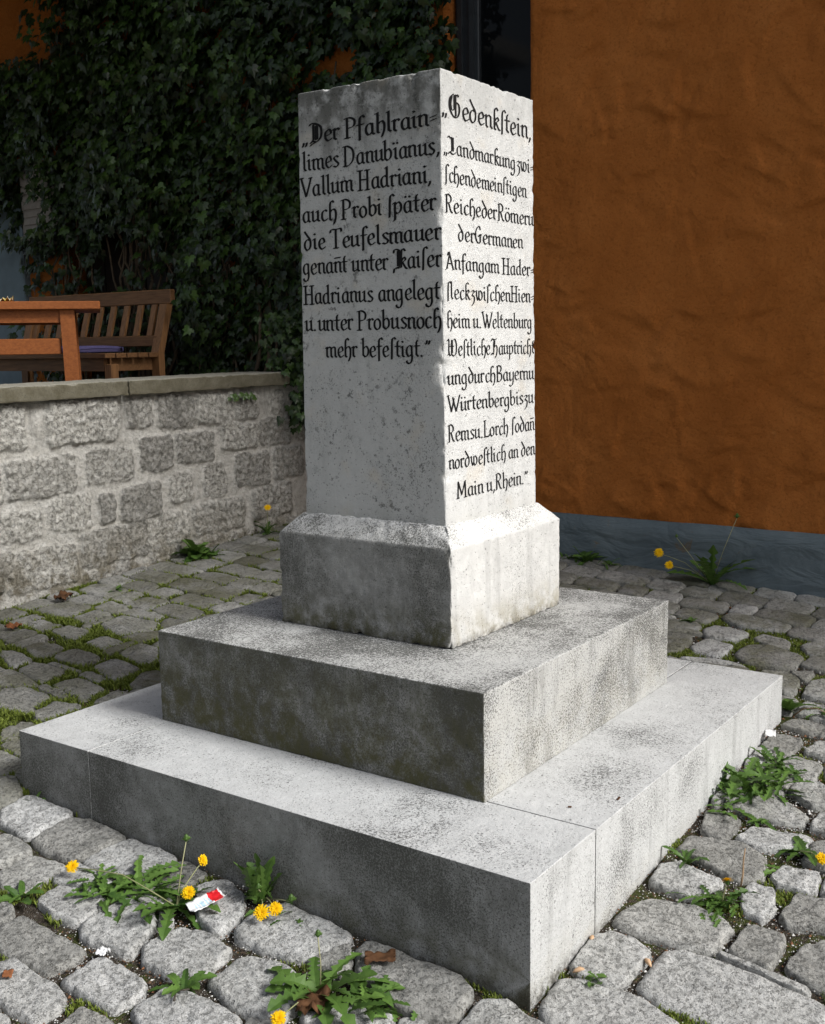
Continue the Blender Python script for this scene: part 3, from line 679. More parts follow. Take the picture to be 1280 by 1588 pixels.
right_lines = [("Q3e7enk9tein,", .728, 1.275, 2.176, .038), ("Q4and7markungzwi-".replace('d7', '7'), .733, 1.288, 2.066, .0295), ("9c8en7emein9tigen", .738, 1.243, 1.983, .0295),
 ("Reic8e7erRömeru", .738, 1.290, 1.894, .0305), ("7erGermanen", .808, 1.215, 1.813, .0295), ("Anfangam Hader-", .735, 1.288, 1.725, .0295),
 ("9leckzwi9c8enHien-", .737, 1.288, 1.636, .0295), ("8eim u.Weltenburg", .738, 1.275, 1.549, .0295), ("5e9tlic8e6auptric8t", .736, 1.292, 1.463, .0295),
 ("ung7urc8Bayernu", .737, 1.288, 1.375, .0295), ("Würtenbergbiszu", .735, 1.283, 1.292, .0295), ("Remsu.Lorch 9o7añ", .734, 1.290, 1.198, .0305),
 ("nor7we9tlic8 an 7en", .735, 1.292, 1.112, .0295), ("Main u,Rhein.Z", .782, 1.243, 1.016, .0305)]
for tx, a, b, z, xh in right_lines:
    vv, ff = write_line(tx, a, b, z, xh, on_right, pen=.143, ang=32)
    mesh_ob('inscription_line', vv, ff, MLET, shaft)

# ================================================================ ground and paving
def wall_y(x): return 3.63-.0367*(x-1.12)          # foot of the low garden wall
def grid_axis(a, b, lo, hi, step):
    far = [lo*1.0]; d = [a]
    out = [a, (a+lo)/2*1.0, lo-6, lo-2]+list(np.arange(lo, hi, step))+[hi, hi+2, hi+6, (b+hi)/2, b]
    return sorted(set(out))
GX, GY = grid_axis(-400, 400, -3.2, 3.9, .045), grid_axis(-400, 400, -3.4, 4.0, .045)
gv = []; gf = []
for y in GY:
    for x in GX:
        z = ground(x, y)-.022
        if -3.3 < x < 4 and -3.5 < y < 4.1: z += .006*nz((x, y, 0), 9, 2)
        gv.append((x, y, z))
nx = len(GX)
for j in range(len(GY)-1):
    for i in range(nx-1):
        a = j*nx+i; gf.append((a, a+1, a+1+nx, a+nx))
struct(mesh_ob('ground', gv, gf, MSOIL, smooth=True))

def convex(p):
    h = hull([tuple(q) for q in p]); return h
def clip(poly, p, n):
    """keep the side where (q-p).n <= 0"""
    out = []
    for i in range(len(poly)):
        a, b = poly[i], poly[(i+1) % len(poly)]
        da = (a[0]-p[0])*n[0]+(a[1]-p[1])*n[1]; db = (b[0]-p[0])*n[0]+(b[1]-p[1])*n[1]
        if da <= 0: out.append(a)
        if (da < 0) != (db < 0) and abs(da-db) > 1e-12:
            t = da/(da-db); out.append((a[0]+(b[0]-a[0])*t, a[1]+(b[1]-a[1])*t))
    return out
def area(p): return .5*sum(p[i][0]*p[(i+1) % len(p)][1]-p[(i+1) % len(p)][0]*p[i][1] for i in range(len(p))) if len(p) > 2 else 0
def edges(p):
    for i in range(len(p)):
        a, b = p[i], p[(i+1) % len(p)]; l = math.hypot(b[0]-a[0], b[1]-a[1])
        if l > 1e-6: yield a, ((b[1]-a[1])/l, -(b[0]-a[0])/l)
def overlaps(a, b):
    for P, Q in ((a, b), (b, a)):
        for p, n in edges(P):
            if all((q[0]-p[0])*n[0]+(q[1]-p[1])*n[1] > -.002 for q in Q): return False
    return True
def carve(poly, other, gap=.007):
    """cut poly back so that it no longer meets the convex polygon other"""
    if not overlaps(poly, other): return poly
    best = []
    for p, n in edges(other):
        c = clip(poly, (p[0]+n[0]*gap, p[1]+n[1]*gap), (-n[0], -n[1]))
        if len(c) > 2 and abs(area(c)) > abs(area(best)) if best else len(c) > 2: best = c
    return best
traced = [convex(p) for p in STONES]
base_rect = [(-.004, -.004), (LX+.004, -.004), (LX+.004, LY+.004), (-.004, LY+.004)]
def trim(p):
    p = carve(p, base_rect, .004)
    if not p: return []
    p = clip(p, (0, wall_y(0)-.03), (.0367, 1.0))
    if len(p) > 2: p = clip(p, (3.47, 0), (1, 0))
    return p if len(p) > 2 else []
laid = []                                             # (polygon, fine?)
for p in traced:
    q = trim(p)
    if q and abs(area(q)) > .0015: laid.append((q, True))
first = len(laid)
x = -2.9
while x < 3.55:
    w = random.uniform(.145, .19); y = -3.2+random.uniform(0, .2)
    while y < 3.7:
        l = random.uniform(.17, .29) if random.random() < .8 else random.uniform(.12, .17)
        wob = lambda s: .02*noise.noise(Vector((x*.9, s*1.3, 2.2)))
        j = lambda: random.uniform(-.010, .010)
        p = [(x+.004+j()+wob(y), y+.004+j()), (x+w-.004+j()+wob(y), y+.004+j()), (x+w-.004+j()+wob(y+l), y+l-.004+j()), (x+.004+j()+wob(y+l), y+l-.004+j())]
        p = trim(convex(p))
        for t, _ in laid[:first]:
            if p and abs(t[0][0]-x) < .9 and abs(t[0][1]-y) < .9: p = carve(p, t)
        if p and abs(area(p)) > .006: laid.append((p, False))
        y += l
    x += w
def chaikin(p, it=2, k=.11):
    for _ in range(it):
        o = []
        for i in range(len(p)):
            a, b = p[i], p[(i+1) % len(p)]
            o += [(a[0]+(b[0]-a[0])*k, a[1]+(b[1]-a[1])*k), (a[0]+(b[0]-a[0])*(1-k), a[1]+(b[1]-a[1])*(1-k))]
        p = o
    return p
def resample(p, n):
    d = [0]
    for i in range(len(p)): a, b = p[i], p[(i+1) % len(p)]; d.append(d[-1]+math.hypot(b[0]-a[0], b[1]-a[1]))
    out = []; i = 0
    for k in range(n):
        t = d[-1]*k/n
        while d[i+1] < t: i += 1
        a, b = p[i], p[(i+1) % len(p)]; f_ = (t-d[i])/max(1e-9, d[i+1]-d[i])
        out.append((a[0]+(b[0]-a[0])*f_, a[1]+(b[1]-a[1])*f_))
    return out
cv, cf, ct, cm = [], [], [], []
for ci, (p, fine_) in enumerate(laid):
    cxm = sum(q[0] for q in p)/len(p); cym = sum(q[1] for q in p)/len(p)
    near = math.hypot(cxm+2.1, cym+1.2) < 4.6 and cxm > -1.2
    n = 56 if (fine_ and near) else 36 if near else 22
    rings = [0, .16, .3, .43, .55, .66, .76, .84, .89, .925, .955, .98, 1.0, 1.012, 1.02] if near else [0, .4, .7, .88, .96, 1.0, 1.02]
    grow = .003 if fine_ else .002
    p = [(q[0]+(q[0]-cxm)/max(.03, math.hypot(q[0]-cxm, q[1]-cym))*grow, q[1]+(q[1]-cym)/max(.03, math.hypot(q[0]-cxm, q[1]-cym))*grow) for q in p]
    o = resample(chaikin(p), n)
    tone = random.random(); hz = random.uniform(-.004, .005); tx, ty = random.uniform(-.03, .03), random.uniform(-.03, .03)
    if 0 <= ci < first: tone = random.choice([.2, .5, .7, .85, 1.0, .75])
    back = cym > 1.95 and cxm < 3
    moss = (random.uniform(.45, .95) if back else random.uniform(.35, .95) if cxm > 2.25 and cym > -.5 else random.uniform(0, .22) if cxm < 1.2 else random.uniform(.1, .5))
    if back: tone *= .62
    base = len(cv); rag = random.uniform(0, 50)
    for ri, s in enumerate(rings):
        if s == 0: pts = [(cxm, cym)]
        else: pts = [(cxm+(q[0]-cxm)*s, cym+(q[1]-cym)*s) for q in o]
        for (a, b) in pts:
            e = .008*noise.noise(Vector((a*20, b*20, rag)))*s+.0045*noise.noise(Vector((a*70, b*70, rag)))*s
            dx, dy = a-cxm, b-cym; dl = math.hypot(dx, dy)+1e-6
            a2, b2 = a+dx/dl*e, b+dy/dl*e
            z = ground(a2, b2)+hz+tx*dx+ty*dy+.0015*(1-s*s)
            z += .0045*noise.noise(Vector((a*14, b*14, rag)))+.0042*noise.noise(Vector((a*42, b*42, rag)))+.0020*noise.noise(Vector((a*130, b*130, rag)))
            if s > .885: z -= .012*((s-.885)/.115)**2.0 if s <= 1 else .012
            if s > 1: z -= .018 if s < 1.015 else .05
            cv.append((a2, b2, z)); ct.append(tone); cm.append(moss)
    for k in range(n): cf.append((base, base+1+k, base+1+(k+1) % n))
    for ri in range(1, len(rings)-1):
        b0 = base+1+(ri-1)*n; b1 = b0+n
        for k in range(n): cf.append((b0+k, b1+k, b1+(k+1) % n, b0+(k+1) % n))
struct(mesh_ob('cobbled_pavement', cv, cf, MCOB, smooth=True, attrs={'tone': ct, 'moss': cm}))

# which spots of the ground are joints
CELL = .006; OX, OY = -1.6, -1.6; NX, NY = int(5.2/CELL), int(5.3/CELL)
occ = np.zeros((NX, NY), dtype=bool)
gx = OX+(np.arange(NX)+.5)*CELL; gy = OY+(np.arange(NY)+.5)*CELL
for p in [q for q, _ in laid]+[[(.002, .002), (LX, .002), (LX, LY), (.002, LY)]]:
    xs = [q[0] for q in p]; ys = [q[1] for q in p]
    i0, i1 = max(0, int((min(xs)-OX)/CELL)), min(NX, int((max(xs)-OX)/CELL)+1)
    j0, j1 = max(0, int((min(ys)-OY)/CELL)), min(NY, int((max(ys)-OY)/CELL)+1)
    if i1 <= i0 or j1 <= j0: continue
    A, B = np.meshgrid(gx[i0:i1], gy[j0:j1], indexing='ij'); ins = np.ones(A.shape, dtype=bool)
    for q, nn in edges(p): ins &= ((A-q[0])*nn[0]+(B-q[1])*nn[1]) < 0
    occ[i0:i1, j0:j1] |= ins
for i in range(NX):
    if gx[i] > 3.47: occ[i, :] = True
    occ[i, gy > wall_y(gx[i])-.02] = True
free = np.argwhere(~occ)
free = free[rng.permutation(len(free))]

# grit: white chips, brown crumbs
gm = Mat('grit'); gcol = gm.ramp(gm.attr('tone'), [(0, (.035, .025, .018)), (.35, (.10, .075, .05)), (.55, (.19, .09, .045)), (.7, (.30, .28, .25)), (1, (.62, .61, .58))])
MGRIT = gm.done(gcol, .85, spec=.2)
pv, pf, pt = [], [], []
cnt = 0
for i, j in free:
    px, py = gx[i]+random.uniform(-.003, .003), gy[j]+random.uniform(-.003, .003)
    if py > 1.2 and px < .4: continue
    d = math.hypot(px+2.1, py+1.2)
    if d > 4.2 and random.random() < .7: continue
    r = random.uniform(.0010, .0026)*(1+.25*max(0, d-2))
    if random.random() < .06: r *= 1.9
    z = ground(px, py)-.016+r*.4
    b = len(pv)
    for dx, dy, dz in ((1, 0, 0), (-1, 0, 0), (0, 1, 0), (0, -1, 0), (0, 0, 1), (0, 0, -1)):
        k = r*random.uniform(.6, 1.4)
        pv.append((px+dx*k+random.uniform(-.3, .3)*r, py+dy*k, z+dz*k*.8))
    t = random.choice([.05, .2, .4, .55, .75, .95, 1.0])
    pt += [t]*6
    pf += [tuple(b+q for q in t_) for t_ in ((0, 2, 4), (2, 1, 4), (1, 3, 4), (3, 0, 4), (2, 0, 5), (1, 2, 5), (3, 1, 5), (0, 3, 5))]
    cnt += 1
    if cnt > 15000: break
stuff(mesh_ob('joint_grit', pv, pf, MGRIT, attrs={'tone': pt}))

# moss and short grass in the joints
MGRASS = leafmat('joint_grass_leaf', (.085, .115, .018), (.23, .285, .05), .6, .2, .2)
bv, bf, bt = [], [], []; cnt = 0
for i, j in free[::-1]:
    px, py = gx[i], gy[j]
    back = py > 1.9
    dens = noise.noise(Vector((px*4.1, py*4.1, 3.0)))+.5*noise.noise(Vector((px*13, py*13, 1.0)))
    if back: keep = dens > -.34
    elif px > 2.0: keep = dens > .06
    else: keep = dens > .32
    if not keep: continue
    near = math.hypot(px+2.1, py+1.2) < 3.6
    for _ in range(3):
        an = random.uniform(0, 6.283); h = random.uniform(.006, .017)*(1.4 if back else .75); w = random.uniform(.0012, .0026)*(1.5 if back else 1)
        lean = random.uniform(.3, 1.7)*h
        x0, y0 = px+random.uniform(-.005, .005), py+random.uniform(-.005, .005); z0 = ground(x0, y0)-.020
        ca, sa = math.cos(an), math.sin(an)
        b = len(bv)
        bv += [(x0-sa*w, y0+ca*w, z0), (x0+sa*w, y0-ca*w, z0), (x0+sa*w*.8+ca*lean*.5, y0-ca*w*.8+sa*lean*.5, z0+h*.75+.004), (x0-sa*w*.8+ca*lean*.5, y0+ca*w*.8+sa*lean*.5, z0+h*.75+.004), (x0+ca*lean, y0+sa*lean, z0+h+.006)]
        bf += [(b, b+1, b+2, b+3), (b+3, b+2, b+4)]; bt += [max(0, min(1, random.gauss(.5, .25)))]*5
    cnt += 1
    if cnt > 19000: break
stuff(mesh_ob('joint_moss', bv, bf, MGRASS, attrs={'tone': bt}))

# ================================================================ low garden wall
BL = [(1.10,1.31,1.01,1.23),(1.45,1.88,1.02,1.24),(1.95,2.13,1.07,1.23),(2.17,2.44,1.05,1.23),(2.46,2.74,1.06,1.23),(2.77,2.96,1.07,1.22),(3.08,3.19,1.08,1.22),(1.19,1.59,0.76,0.95),(1.67,1.97,0.79,0.96),(2.03,2.26,0.82,1.00),(2.29,2.58,0.84,1.01),(2.65,2.95,0.89,1.04),(2.97,3.24,0.89,1.05),(3.28,3.46,0.90,1.07),(0.82,1.16,0.74,0.92),(1.43,1.68,0.56,0.74),(1.74,1.84,0.57,0.73),(1.89,2.16,0.56,0.75),(2.24,2.40,0.62,0.78),(2.50,2.67,0.62,0.81),(2.75,3.04,0.65,0.85),(3.09,3.35,0.67,0.86),(1.00,1.37,0.55,0.69),(1.61,2.04,0.35,0.54),(2.06,2.36,0.30,0.56),(2.39,2.81,0.41,0.58),(2.88,3.23,0.44,0.63),(1.15,1.57,0.29,0.49),(0.8,1.13,0.31,0.49),(1.60,1.96,0.16,0.32),(2.02,2.4,.1,.27),(2.45,2.9,.12,.38),(2.95,3.3,.2,.42)]
for k, zb in enumerate([.03, .22, .42, .63, .84, 1.04]):
    xx = -3.0+random.uniform(0, .15)
    while xx < .62:
        w = random.uniform(.2, .42); BL.append((xx, min(xx+w-.05, .76), zb+.02, zb+.17)); xx += w
low_wall = thing('garden_wall', 'low wall of rough pale limestone blocks under a mossy slab coping', 'wall', (1.2, 3.75, .2))
ss = np.arange(-3.0, 3.485, .0085); zz = np.arange(-.12, 1.262, .0085)
hb = np.zeros((len(ss), len(zz))); blk = np.zeros_like(hb); ton = np.zeros_like(hb)+.5
for bi, (a, b, c, d) in enumerate(BL):
    i0, i1 = np.searchsorted(ss, a-.05), np.searchsorted(ss, b+.05); j0, j1 = np.searchsorted(zz, c-.05), np.searchsorted(zz, d+.05)
    out = random.uniform(.008, .026); t = random.uniform(.0, 1.0); rot = random.uniform(-.05, .05); sd = random.uniform(0, 60)
    for i in range(i0, i1):
        for j in range(j0, j1):
            x_, z_ = ss[i], zz[j]
            z2 = z_-rot*(x_-(a+b)/2)
            wob = .017*noise.noise(Vector((x_*13, z_*13, sd)))+.009*noise.noise(Vector((x_*45, z_*45, sd)))
            dx_, dz_ = min(x_-a, b-x_), min(z2-c, d-z2)
            dd = min(dx_, dz_, (dx_+dz_)*.72-.012)+wob+.006
            k = max(0, min(1, (dd+.012)/.022)); k = k*k*(3-2*k)
            if k > blk[i, j]: blk[i, j] = k; ton[i, j] = t; hb[i, j] = out*k
wv = []; wf = []; wb = []; wt = []
for i, x_ in enumerate(ss):
    for j, z_ in enumerate(zz):
        p = Vector((x_, 0, z_)); k = blk[i, j]
        h = hb[i, j]+(.004+.006*k)*noise.noise(p*15)+(.002+.008*k)*noise.noise(p*36)+.0045*k*noise.noise(p*85)
        h += .05*max(0, .55-z_)*(1+.5*noise.noise(p*5))
        wv.append((x_, wall_y(x_)-h, z_)); wb.append(k); wt.append(ton[i, j])
nzz = len(zz)
for i in range(len(ss)-1):
    for j in range(nzz-1): a = i*nzz+j; wf.append((a, a+nzz, a+nzz+1, a+1))
b0 = len(wv)                                           # back and ends of the wall
for x_ in (-3.0, 3.48):
    for y_ in (wall_y(x_)+.002, wall_y(x_)+.34):
        for z_ in (-.12, 1.255): wv.append((x_, y_, z_)); wb.append(.2); wt.append(.5)
wf += [(b0+2, b0+3, b0+7, b0+6), (b0, b0+1, b0+3, b0+2), (b0+4, b0+6, b0+7, b0+5), (b0+1, b0+5, b0+7, b0+3)]
mesh_ob('block_face', wv, wf, MRUB, low_wall, True, attrs={'block': wb, 'tone': wt})
def warp_cop(p):
    y = wall_y(p.x)+(p.y-3.6)
    return Vector((p.x, y+.004*noise.noise(p*14), p.z+.009*(p.x-1.2)+.003*noise.noise(p*9)))
for a, b, sd in ((-3.0, -1.35, 5), (-1.347, .42, 6), (.423, 1.93, 7), (1.933, 3.20, 8)):
    vv, ff = stone_box(a, b, 3.535, 3.955, 1.240, 1.326, res=.022, r0=.012, chip=.016, rough=.0022, thr=.15, edge=.03, seed=sd, warp=warp_cop)
    mesh_ob('coping_slab', vv, ff, MCOP, low_wall, True)
tv = MB(); tv.box(-6, 3.46, 3.9, 9.5, .2, 1.03); struct(tv.build('terrace_floor', plain('terrace_paving', (.20, .19, .17), .9, .2)))

# ================================================================ house
MFRAME = plain('dark_grey_frame_paint', (.035, .04, .045), .45, .4, .15)
gl = Mat('dark_glass'); MGLASS = gl.done((.006, .007, .008), .06, spec=.12)
MDOOR = m_wood('dark_brown_door_wood', (.018, .011, .008), (.032, .020, .013), 2)
MGREY = plain('blue_grey_render', (.17, .22, .25), .9, .1, .12, 8)
MSLAB = plain('shade_slab_concrete', (.30, .29, .27), .9, .2)
MTILE = plain('roof_tile_clay', (.28, .10, .06), .85, .2)
MPALE = plain('pale_shutter_paint', (.34, .31, .28), .7, .2, .1)
house = thing('house', 'orange rendered house with a grey plinth, standing behind the memorial', 'house', (4.5, 1.5, .3))
HX = 3.50
hb_ = MB()
def wall_piece(y0, y1, z0, z1, step=.05):
    hb_.box(HX, HX+.38, y0, y1, z0, z1)
hb_.box(HX+.03, HX+.38, -6.0, 1.95, .533, 6.6)         # big plain wall on the right, its trowelled face follows
fy = np.concatenate([np.arange(-6.0, -2.0, .08), np.arange(-2.0, 1.9, .0125), [1.91, 1.92, 1.93, 1.938, 1.944, 1.95]]); fz = np.concatenate([np.arange(.533, 4.1, .0125), np.arange(4.1, 6.6, .1), [6.6]])
hh = np.zeros((len(fy), len(fz))); sr = np.random.default_rng(77)
for k in range(820):
    cy_, cz_ = sr.uniform(-2.2, 2.0), sr.uniform(.5, 4.2); an = R(sr.choice([sr.normal(-38, 16), sr.normal(-75, 14), sr.normal(15, 18)])); ln, wd = sr.uniform(.04, .20), sr.uniform(.010, .030); am = sr.uniform(.0014, .0075)*sr.choice([1, 1, -.6])
    i0, i1 = np.searchsorted(fy, [cy_-2.2*ln, cy_+2.2*ln]); j0, j1 = np.searchsorted(fz, [cz_-2.2*ln, cz_+2.2*ln])
    if i1 <= i0 or j1 <= j0: continue
    A, B = np.meshgrid(fy[i0:i1]-cy_, fz[j0:j1]-cz_, indexing='ij'); u_ = A*math.cos(an)+B*math.sin(an); w_ = -A*math.sin(an)+B*math.cos(an)+u_*u_*sr.normal(0, 1.6)
    hh[i0:i1, j0:j1] += am*np.exp(-(u_/ln)**2*2)*(np.tanh(w_/wd*2)*np.exp(-(w_/(wd*3.2))**2))*1.3
fv, ff_ = [], []
for i, y_ in enumerate(fy):
    for j, z_ in enumerate(fz):
        q = Vector((y_, z_, 3.1)); e_ = max(0, (y_-1.92)/.03)
        t_ = hh[i, j]+.006*noise.noise(q*2.3)+.0030*noise.noise(q*7)+.0016*noise.noise(q*19)+.0010*noise.noise(q*47) if y_ > -2.4 else 0
        fv.append((HX-t_+.022*e_*e_, y_, z_))
for i in range(len(fy)-1):
    for j in range(len(fz)-1): a = i*len(fz)+j; ff_.append((a, a+1, a+1+len(fz), a+len(fz)))
mesh_ob('trowelled_face', fv, ff_, MSTU, house, True)
wall_piece(1.95, 2.51, 4.35, 6.6); wall_piece(2.51, 4.62, .0, 6.6)
wall_piece(4.62, 6.05, 3.25, 6.6); wall_piece(6.05, 6.46, .0, 6.6); wall_piece(6.46, 9.4, 2.62, 6.6)
hb_.box(HX+.38, 10, 9.02, 9.4, 0, 6.6); hb_.box(HX+.38, 10, -6, -5.62, 0, 6.6); hb_.box(10, 10.4, -6, 9.4, 0, 6.6)
hb_.build('wall', MSTU, house)
# grey plinth, proud of the wall and bulging
pv2, pf2 = [], []
ys = np.arange(-6.0, 1.975, .03); n_z = 14
for y_ in ys:
    for k in range(n_z):
        z_ = -.5+(.537+.5)*k/(n_z-3) if k < n_z-2 else .537
        zt_ = z_
        x_ = HX-.030-.05*max(0, (.42-z_))*1.0-.010*noise.noise(Vector((y_*2.2, z_*3, 1)))-.006*noise.noise(Vector((y_*9, z_*9, 4)))
        if k >= n_z-3: zt_ = .533+.006*noise.noise(Vector((y_*3, 0, 7)))
        if k == n_z-2: x_ = HX-.012
        if k == n_z-1: x_ = HX+.01
        pv2.append((x_, y_, zt_))
for i in range(len(ys)-1):
    for k in range(n_z-1): a = i*n_z+k; pf2.append((a, a+1, a+1+n_z, a+n_z))
mesh_ob('plinth', pv2, pf2, MBASE, house, True)
# glazed terrace door in the gap left of the orange wall
dr = MB(); dr.box(HX+.12, HX+.19, 2.345, 2.505, .98, 4.345, bev=.006); dr.box(HX+.12, HX+.19, 1.955, 2.345, .98, 1.10); dr.box(HX+.12, HX+.19, 1.955, 2.345, 4.25, 4.345)
dr.box(HX+.10, HX+.12, 2.37, 2.40, .98, 4.345); dr.box(HX+.10, HX+.12, 2.45, 2.48, .98, 4.345)
gd = dr.build('glazed_door', MFRAME, house)
pn = MB(); pn.box(HX+.15, HX+.165, 1.955, 2.345, 1.10, 4.25); pn.build('pane', MGLASS, gd)
d2 = MB(); d2.box(HX+.22, HX+.28, 4.63, 6.04, 1.03, 3.24)
for k in range(6): d2.box(HX+.205, HX+.22, 4.66+k*.23, 4.66+k*.23+.215, 1.06, 3.2, bev=.004)
d2.build('brown_door', MDOOR, house)
g2 = MB(); g2.box(HX-.06, HX+.30, 6.452, 9.39, .9, 2.61, bev=.01); g2.build('grey_wall_panel', MGREY, house)
w2 = MB(); w2.box(HX-.05, HX-.005, 6.02, 6.44, 2.30, 2.92, bev=.005)
for k in range(9): w2.box(HX-.062, HX-.05, 6.06, 6.40, 2.35+k*.058, 2.35+k*.058+.040)
w2.build('shutter', MPALE, house)
shade_mb = MB(); shade_mb.box(-1.3, HX, 4.75, 9.4, 4.36, 4.54, bev=.01); shade_mb.build('added_shade_slab', MSLAB, house)  # unseen slab above the terrace, added to shade the ivy
rf = MB(); rf.add([(2.9, -6.6, 6.45), (2.9, 10, 6.45), (6.9, 10, 8.8), (6.9, -6.6, 8.8), (11, -6.6, 6.45), (11, 10, 6.45), (2.9, -6.6, 6.6), (2.9, 10, 6.6), (6.9, 10, 8.95), (6.9, -6.6, 8.95), (11, -6.6, 6.6), (11, 10, 6.6)],
    [(0, 1, 2, 3), (3, 2, 5, 4), (6, 9, 8, 7), (9, 10, 11, 8), (0, 6, 7, 1), (4, 5, 11, 10), (0, 3, 9, 6), (3, 4, 10, 9), (1, 7, 8, 2), (2, 8, 11, 5)]); rf.build('roof', MTILE, house)

# ================================================================ ivy
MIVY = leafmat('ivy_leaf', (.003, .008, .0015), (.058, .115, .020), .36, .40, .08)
MSTEM = plain('ivy_stem_bark', (.10, .075, .05), .9, .1)
ivy = thing('ivy', 'dark green ivy climbing over the house wall behind the bench', 'ivy', (3.45, 4.2, 1.0))
half = [(0, 0), (.16, -.20), (.42, -.16), (.58, .06), (.40, .22), (.46, .52), (.20, .50), (0, 1.0)]
IV = [(a, b) for a, b in half]+[(-a, b) for a, b in half[-2:0:-1]]
def ivy_leaf(c, nrm, tipdir, size, v, f, t, tone):
    nrm = nrm.normalized(); td = (tipdir-nrm*tipdir.dot(nrm)).normalized(); sd = td.cross(nrm)
    b = len(v); v.append(c+td*.25*size+nrm*.05*size); t.append(tone)
    for a, y in IV:
        fold = -.16*abs(a)-.10*max(0, y-.4)
        v.append(c+sd*a*size+td*y*size+nrm*fold*size); t.append(tone)
    n = len(IV)
    for k in range(n): f.append((b, b+1+k, b+1+(k+1) % n))
holes = [(3.23, 3.22, .13, .10), (5.36, 2.16, .16, .22), (6.25, 2.62, .17, .26), (6.55, 3.98, .55, .22), (5.2, 2.4, .05, .07)]
def ivy_amount(y, z):
    for (hy, hz_, ry, rz) in holes:
        if ((y-hy)/ry)**2+((z-hz_)/rz)**2+.7*noise.noise(Vector((y*6, z*6, 9))) < 1: return 0
    if y < 2.40+.05*noise.noise(Vector((z*4, 1, 1))): return 0
    edge = 6.35+.25*noise.noise(Vector((z*3, 5, 1)))+max(0, z-2.2)*1.2
    if y > edge: return 0
    if z > 3.65 and y > 5.9+.2*noise.noise(Vector((z*5, y*5, 1))): return 0
    if y > 4.7 and z < 2.25+.2*noise.noise(Vector((y*4, 0, 1))): return .22
    return 1
v, f, t = [], [], []
cnt = 0
while cnt < 17500:
    y = random.uniform(2.42, 7.6); z = random.uniform(1.0, 4.32)
    am = ivy_amount(y, z)
    if random.random() > am: continue
    cl = noise.noise(Vector((y*1.7, z*1.7, 4)))+.6*noise.noise(Vector((y*4.5, z*4.5, 8)))
    depth = .06+.34*max(0, .30+cl)*random.random()**.7+random.uniform(0, .05)
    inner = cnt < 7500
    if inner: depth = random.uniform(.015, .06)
    nrm = Vector((-1, random.gauss(0, .42), .30+random.gauss(0, .42)))
    tip = Vector((random.gauss(0, .25), random.gauss(0, .5), -1))
    size = random.uniform(.040, .088)*(1.2 if inner else 1)
    if random.random() < .12: size *= .6
    tone = max(0, min(1, random.gauss(.16 if not inner else .0, .20)+.25*noise.noise(Vector((y*3, z*3, 20)))))  # inner leaves near black: shade between leaves put into their colour
    if random.random() < .10 and not inner: tone = random.uniform(.6, 1)  # some outer leaves painted brighter, as if catching the light
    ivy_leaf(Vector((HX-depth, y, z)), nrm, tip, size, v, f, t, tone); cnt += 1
# the shoot hanging over the end of the coping
for k in range(520):
    y = random.gauss(3.55, .12); x_ = random.uniform(3.13, 3.48); z = random.uniform(1.0, 1.7)+.1*noise.noise(Vector((y*9, x_*9, 2)))
    if z < 1.15+.25*random.random() and random.random() < .7: continue
    ivy_leaf(Vector((x_, min(y, 3.75)-.06, z)), Vector((-.6, -.7, .4+random.gauss(0, .4))), Vector((random.gauss(0, .4), 0, -1)), random.uniform(.03, .06), v, f, t, max(0, min(1, random.gauss(.42, .22))))
for k in range(26):
    x_ = random.uniform(2.66, 2.9); ivy_leaf(Vector((x_, wall_y(x_)-.05, 1.222-random.random()*.03)), Vector((-.2, -1, .5)), Vector((random.gauss(0, .8), -.3, -.6)), random.uniform(.018, .034), v, f, t, .9)
mesh_ob('leaves', v, f, MIVY, ivy, attrs={'tone': t})
st = MB()
for k in range(70):
    y = random.uniform(2.6, 6.1); z = 1.02; pts = []
    while z < random.uniform(2.2, 4.6) and len(pts) < 34:
        pts.append((HX-.02-.05*random.random()-.05*max(0, 1.9-z), y, z)); z += .11; y += random.gauss(0, .045)
    if len(pts) > 2: st.tube(pts, [max(.003, .012-.0003*i) for i in range(len(pts))], 5)
for (y, w) in ((3.86, .02), (3.95, .016), (3.80, .012)):
    st.tube([(3.36, y, 1.0), (3.34, y+.02, 1.2), (3.36, y-.05, 1.42), (3.42, y-.02, 1.7), (3.47, y+.05, 2.1)], [w, w, w*.8, w*.7, w*.5], 6)
st.build('stems', MSTEM, ivy, True)

# ================================================================ bench, table, cushions
MW1 = m_wood('oiled_bench_wood', (.11, .052, .020), (.22, .11, .046), 1)
MW1z = m_wood('oiled_bench_slat_wood', (.14, .066, .025), (.27, .135, .055), 2)
MW2 = m_wood('orange_table_wood', (.20, .056, .011), (.32, .102, .024), 0)
MCUSH = plain('purple_cushion_cloth', (.10, .09, .20), .95, .1, .12, 60)
bench = thing('garden_bench', 'brown slatted wooden garden bench standing against the ivy', 'bench', (2.85, 5.13, 1.03))
def part(parent, name, mat, fn, smooth=False):
    m = MB(); fn(m); return m.build(name, mat, parent, smooth)
Y0, Y1 = 4.47, 5.95
def lean(z): return 3.02+.13*(z-1.45)/.44
def b_back(m):
    M = Matrix.Translation((3.10, 0, 1.835))
    m.box(lean(1.84)-.02, lean(1.84)+.025, Y0-.015, Y1+.015, 1.795, 1.89, bev=.005)
    m.box(lean(1.55)-.02, lean(1.55)+.02, Y0+.04, Y1-.04, 1.515, 1.585, bev=.004)
part(bench, 'back_rail', MW1, b_back)
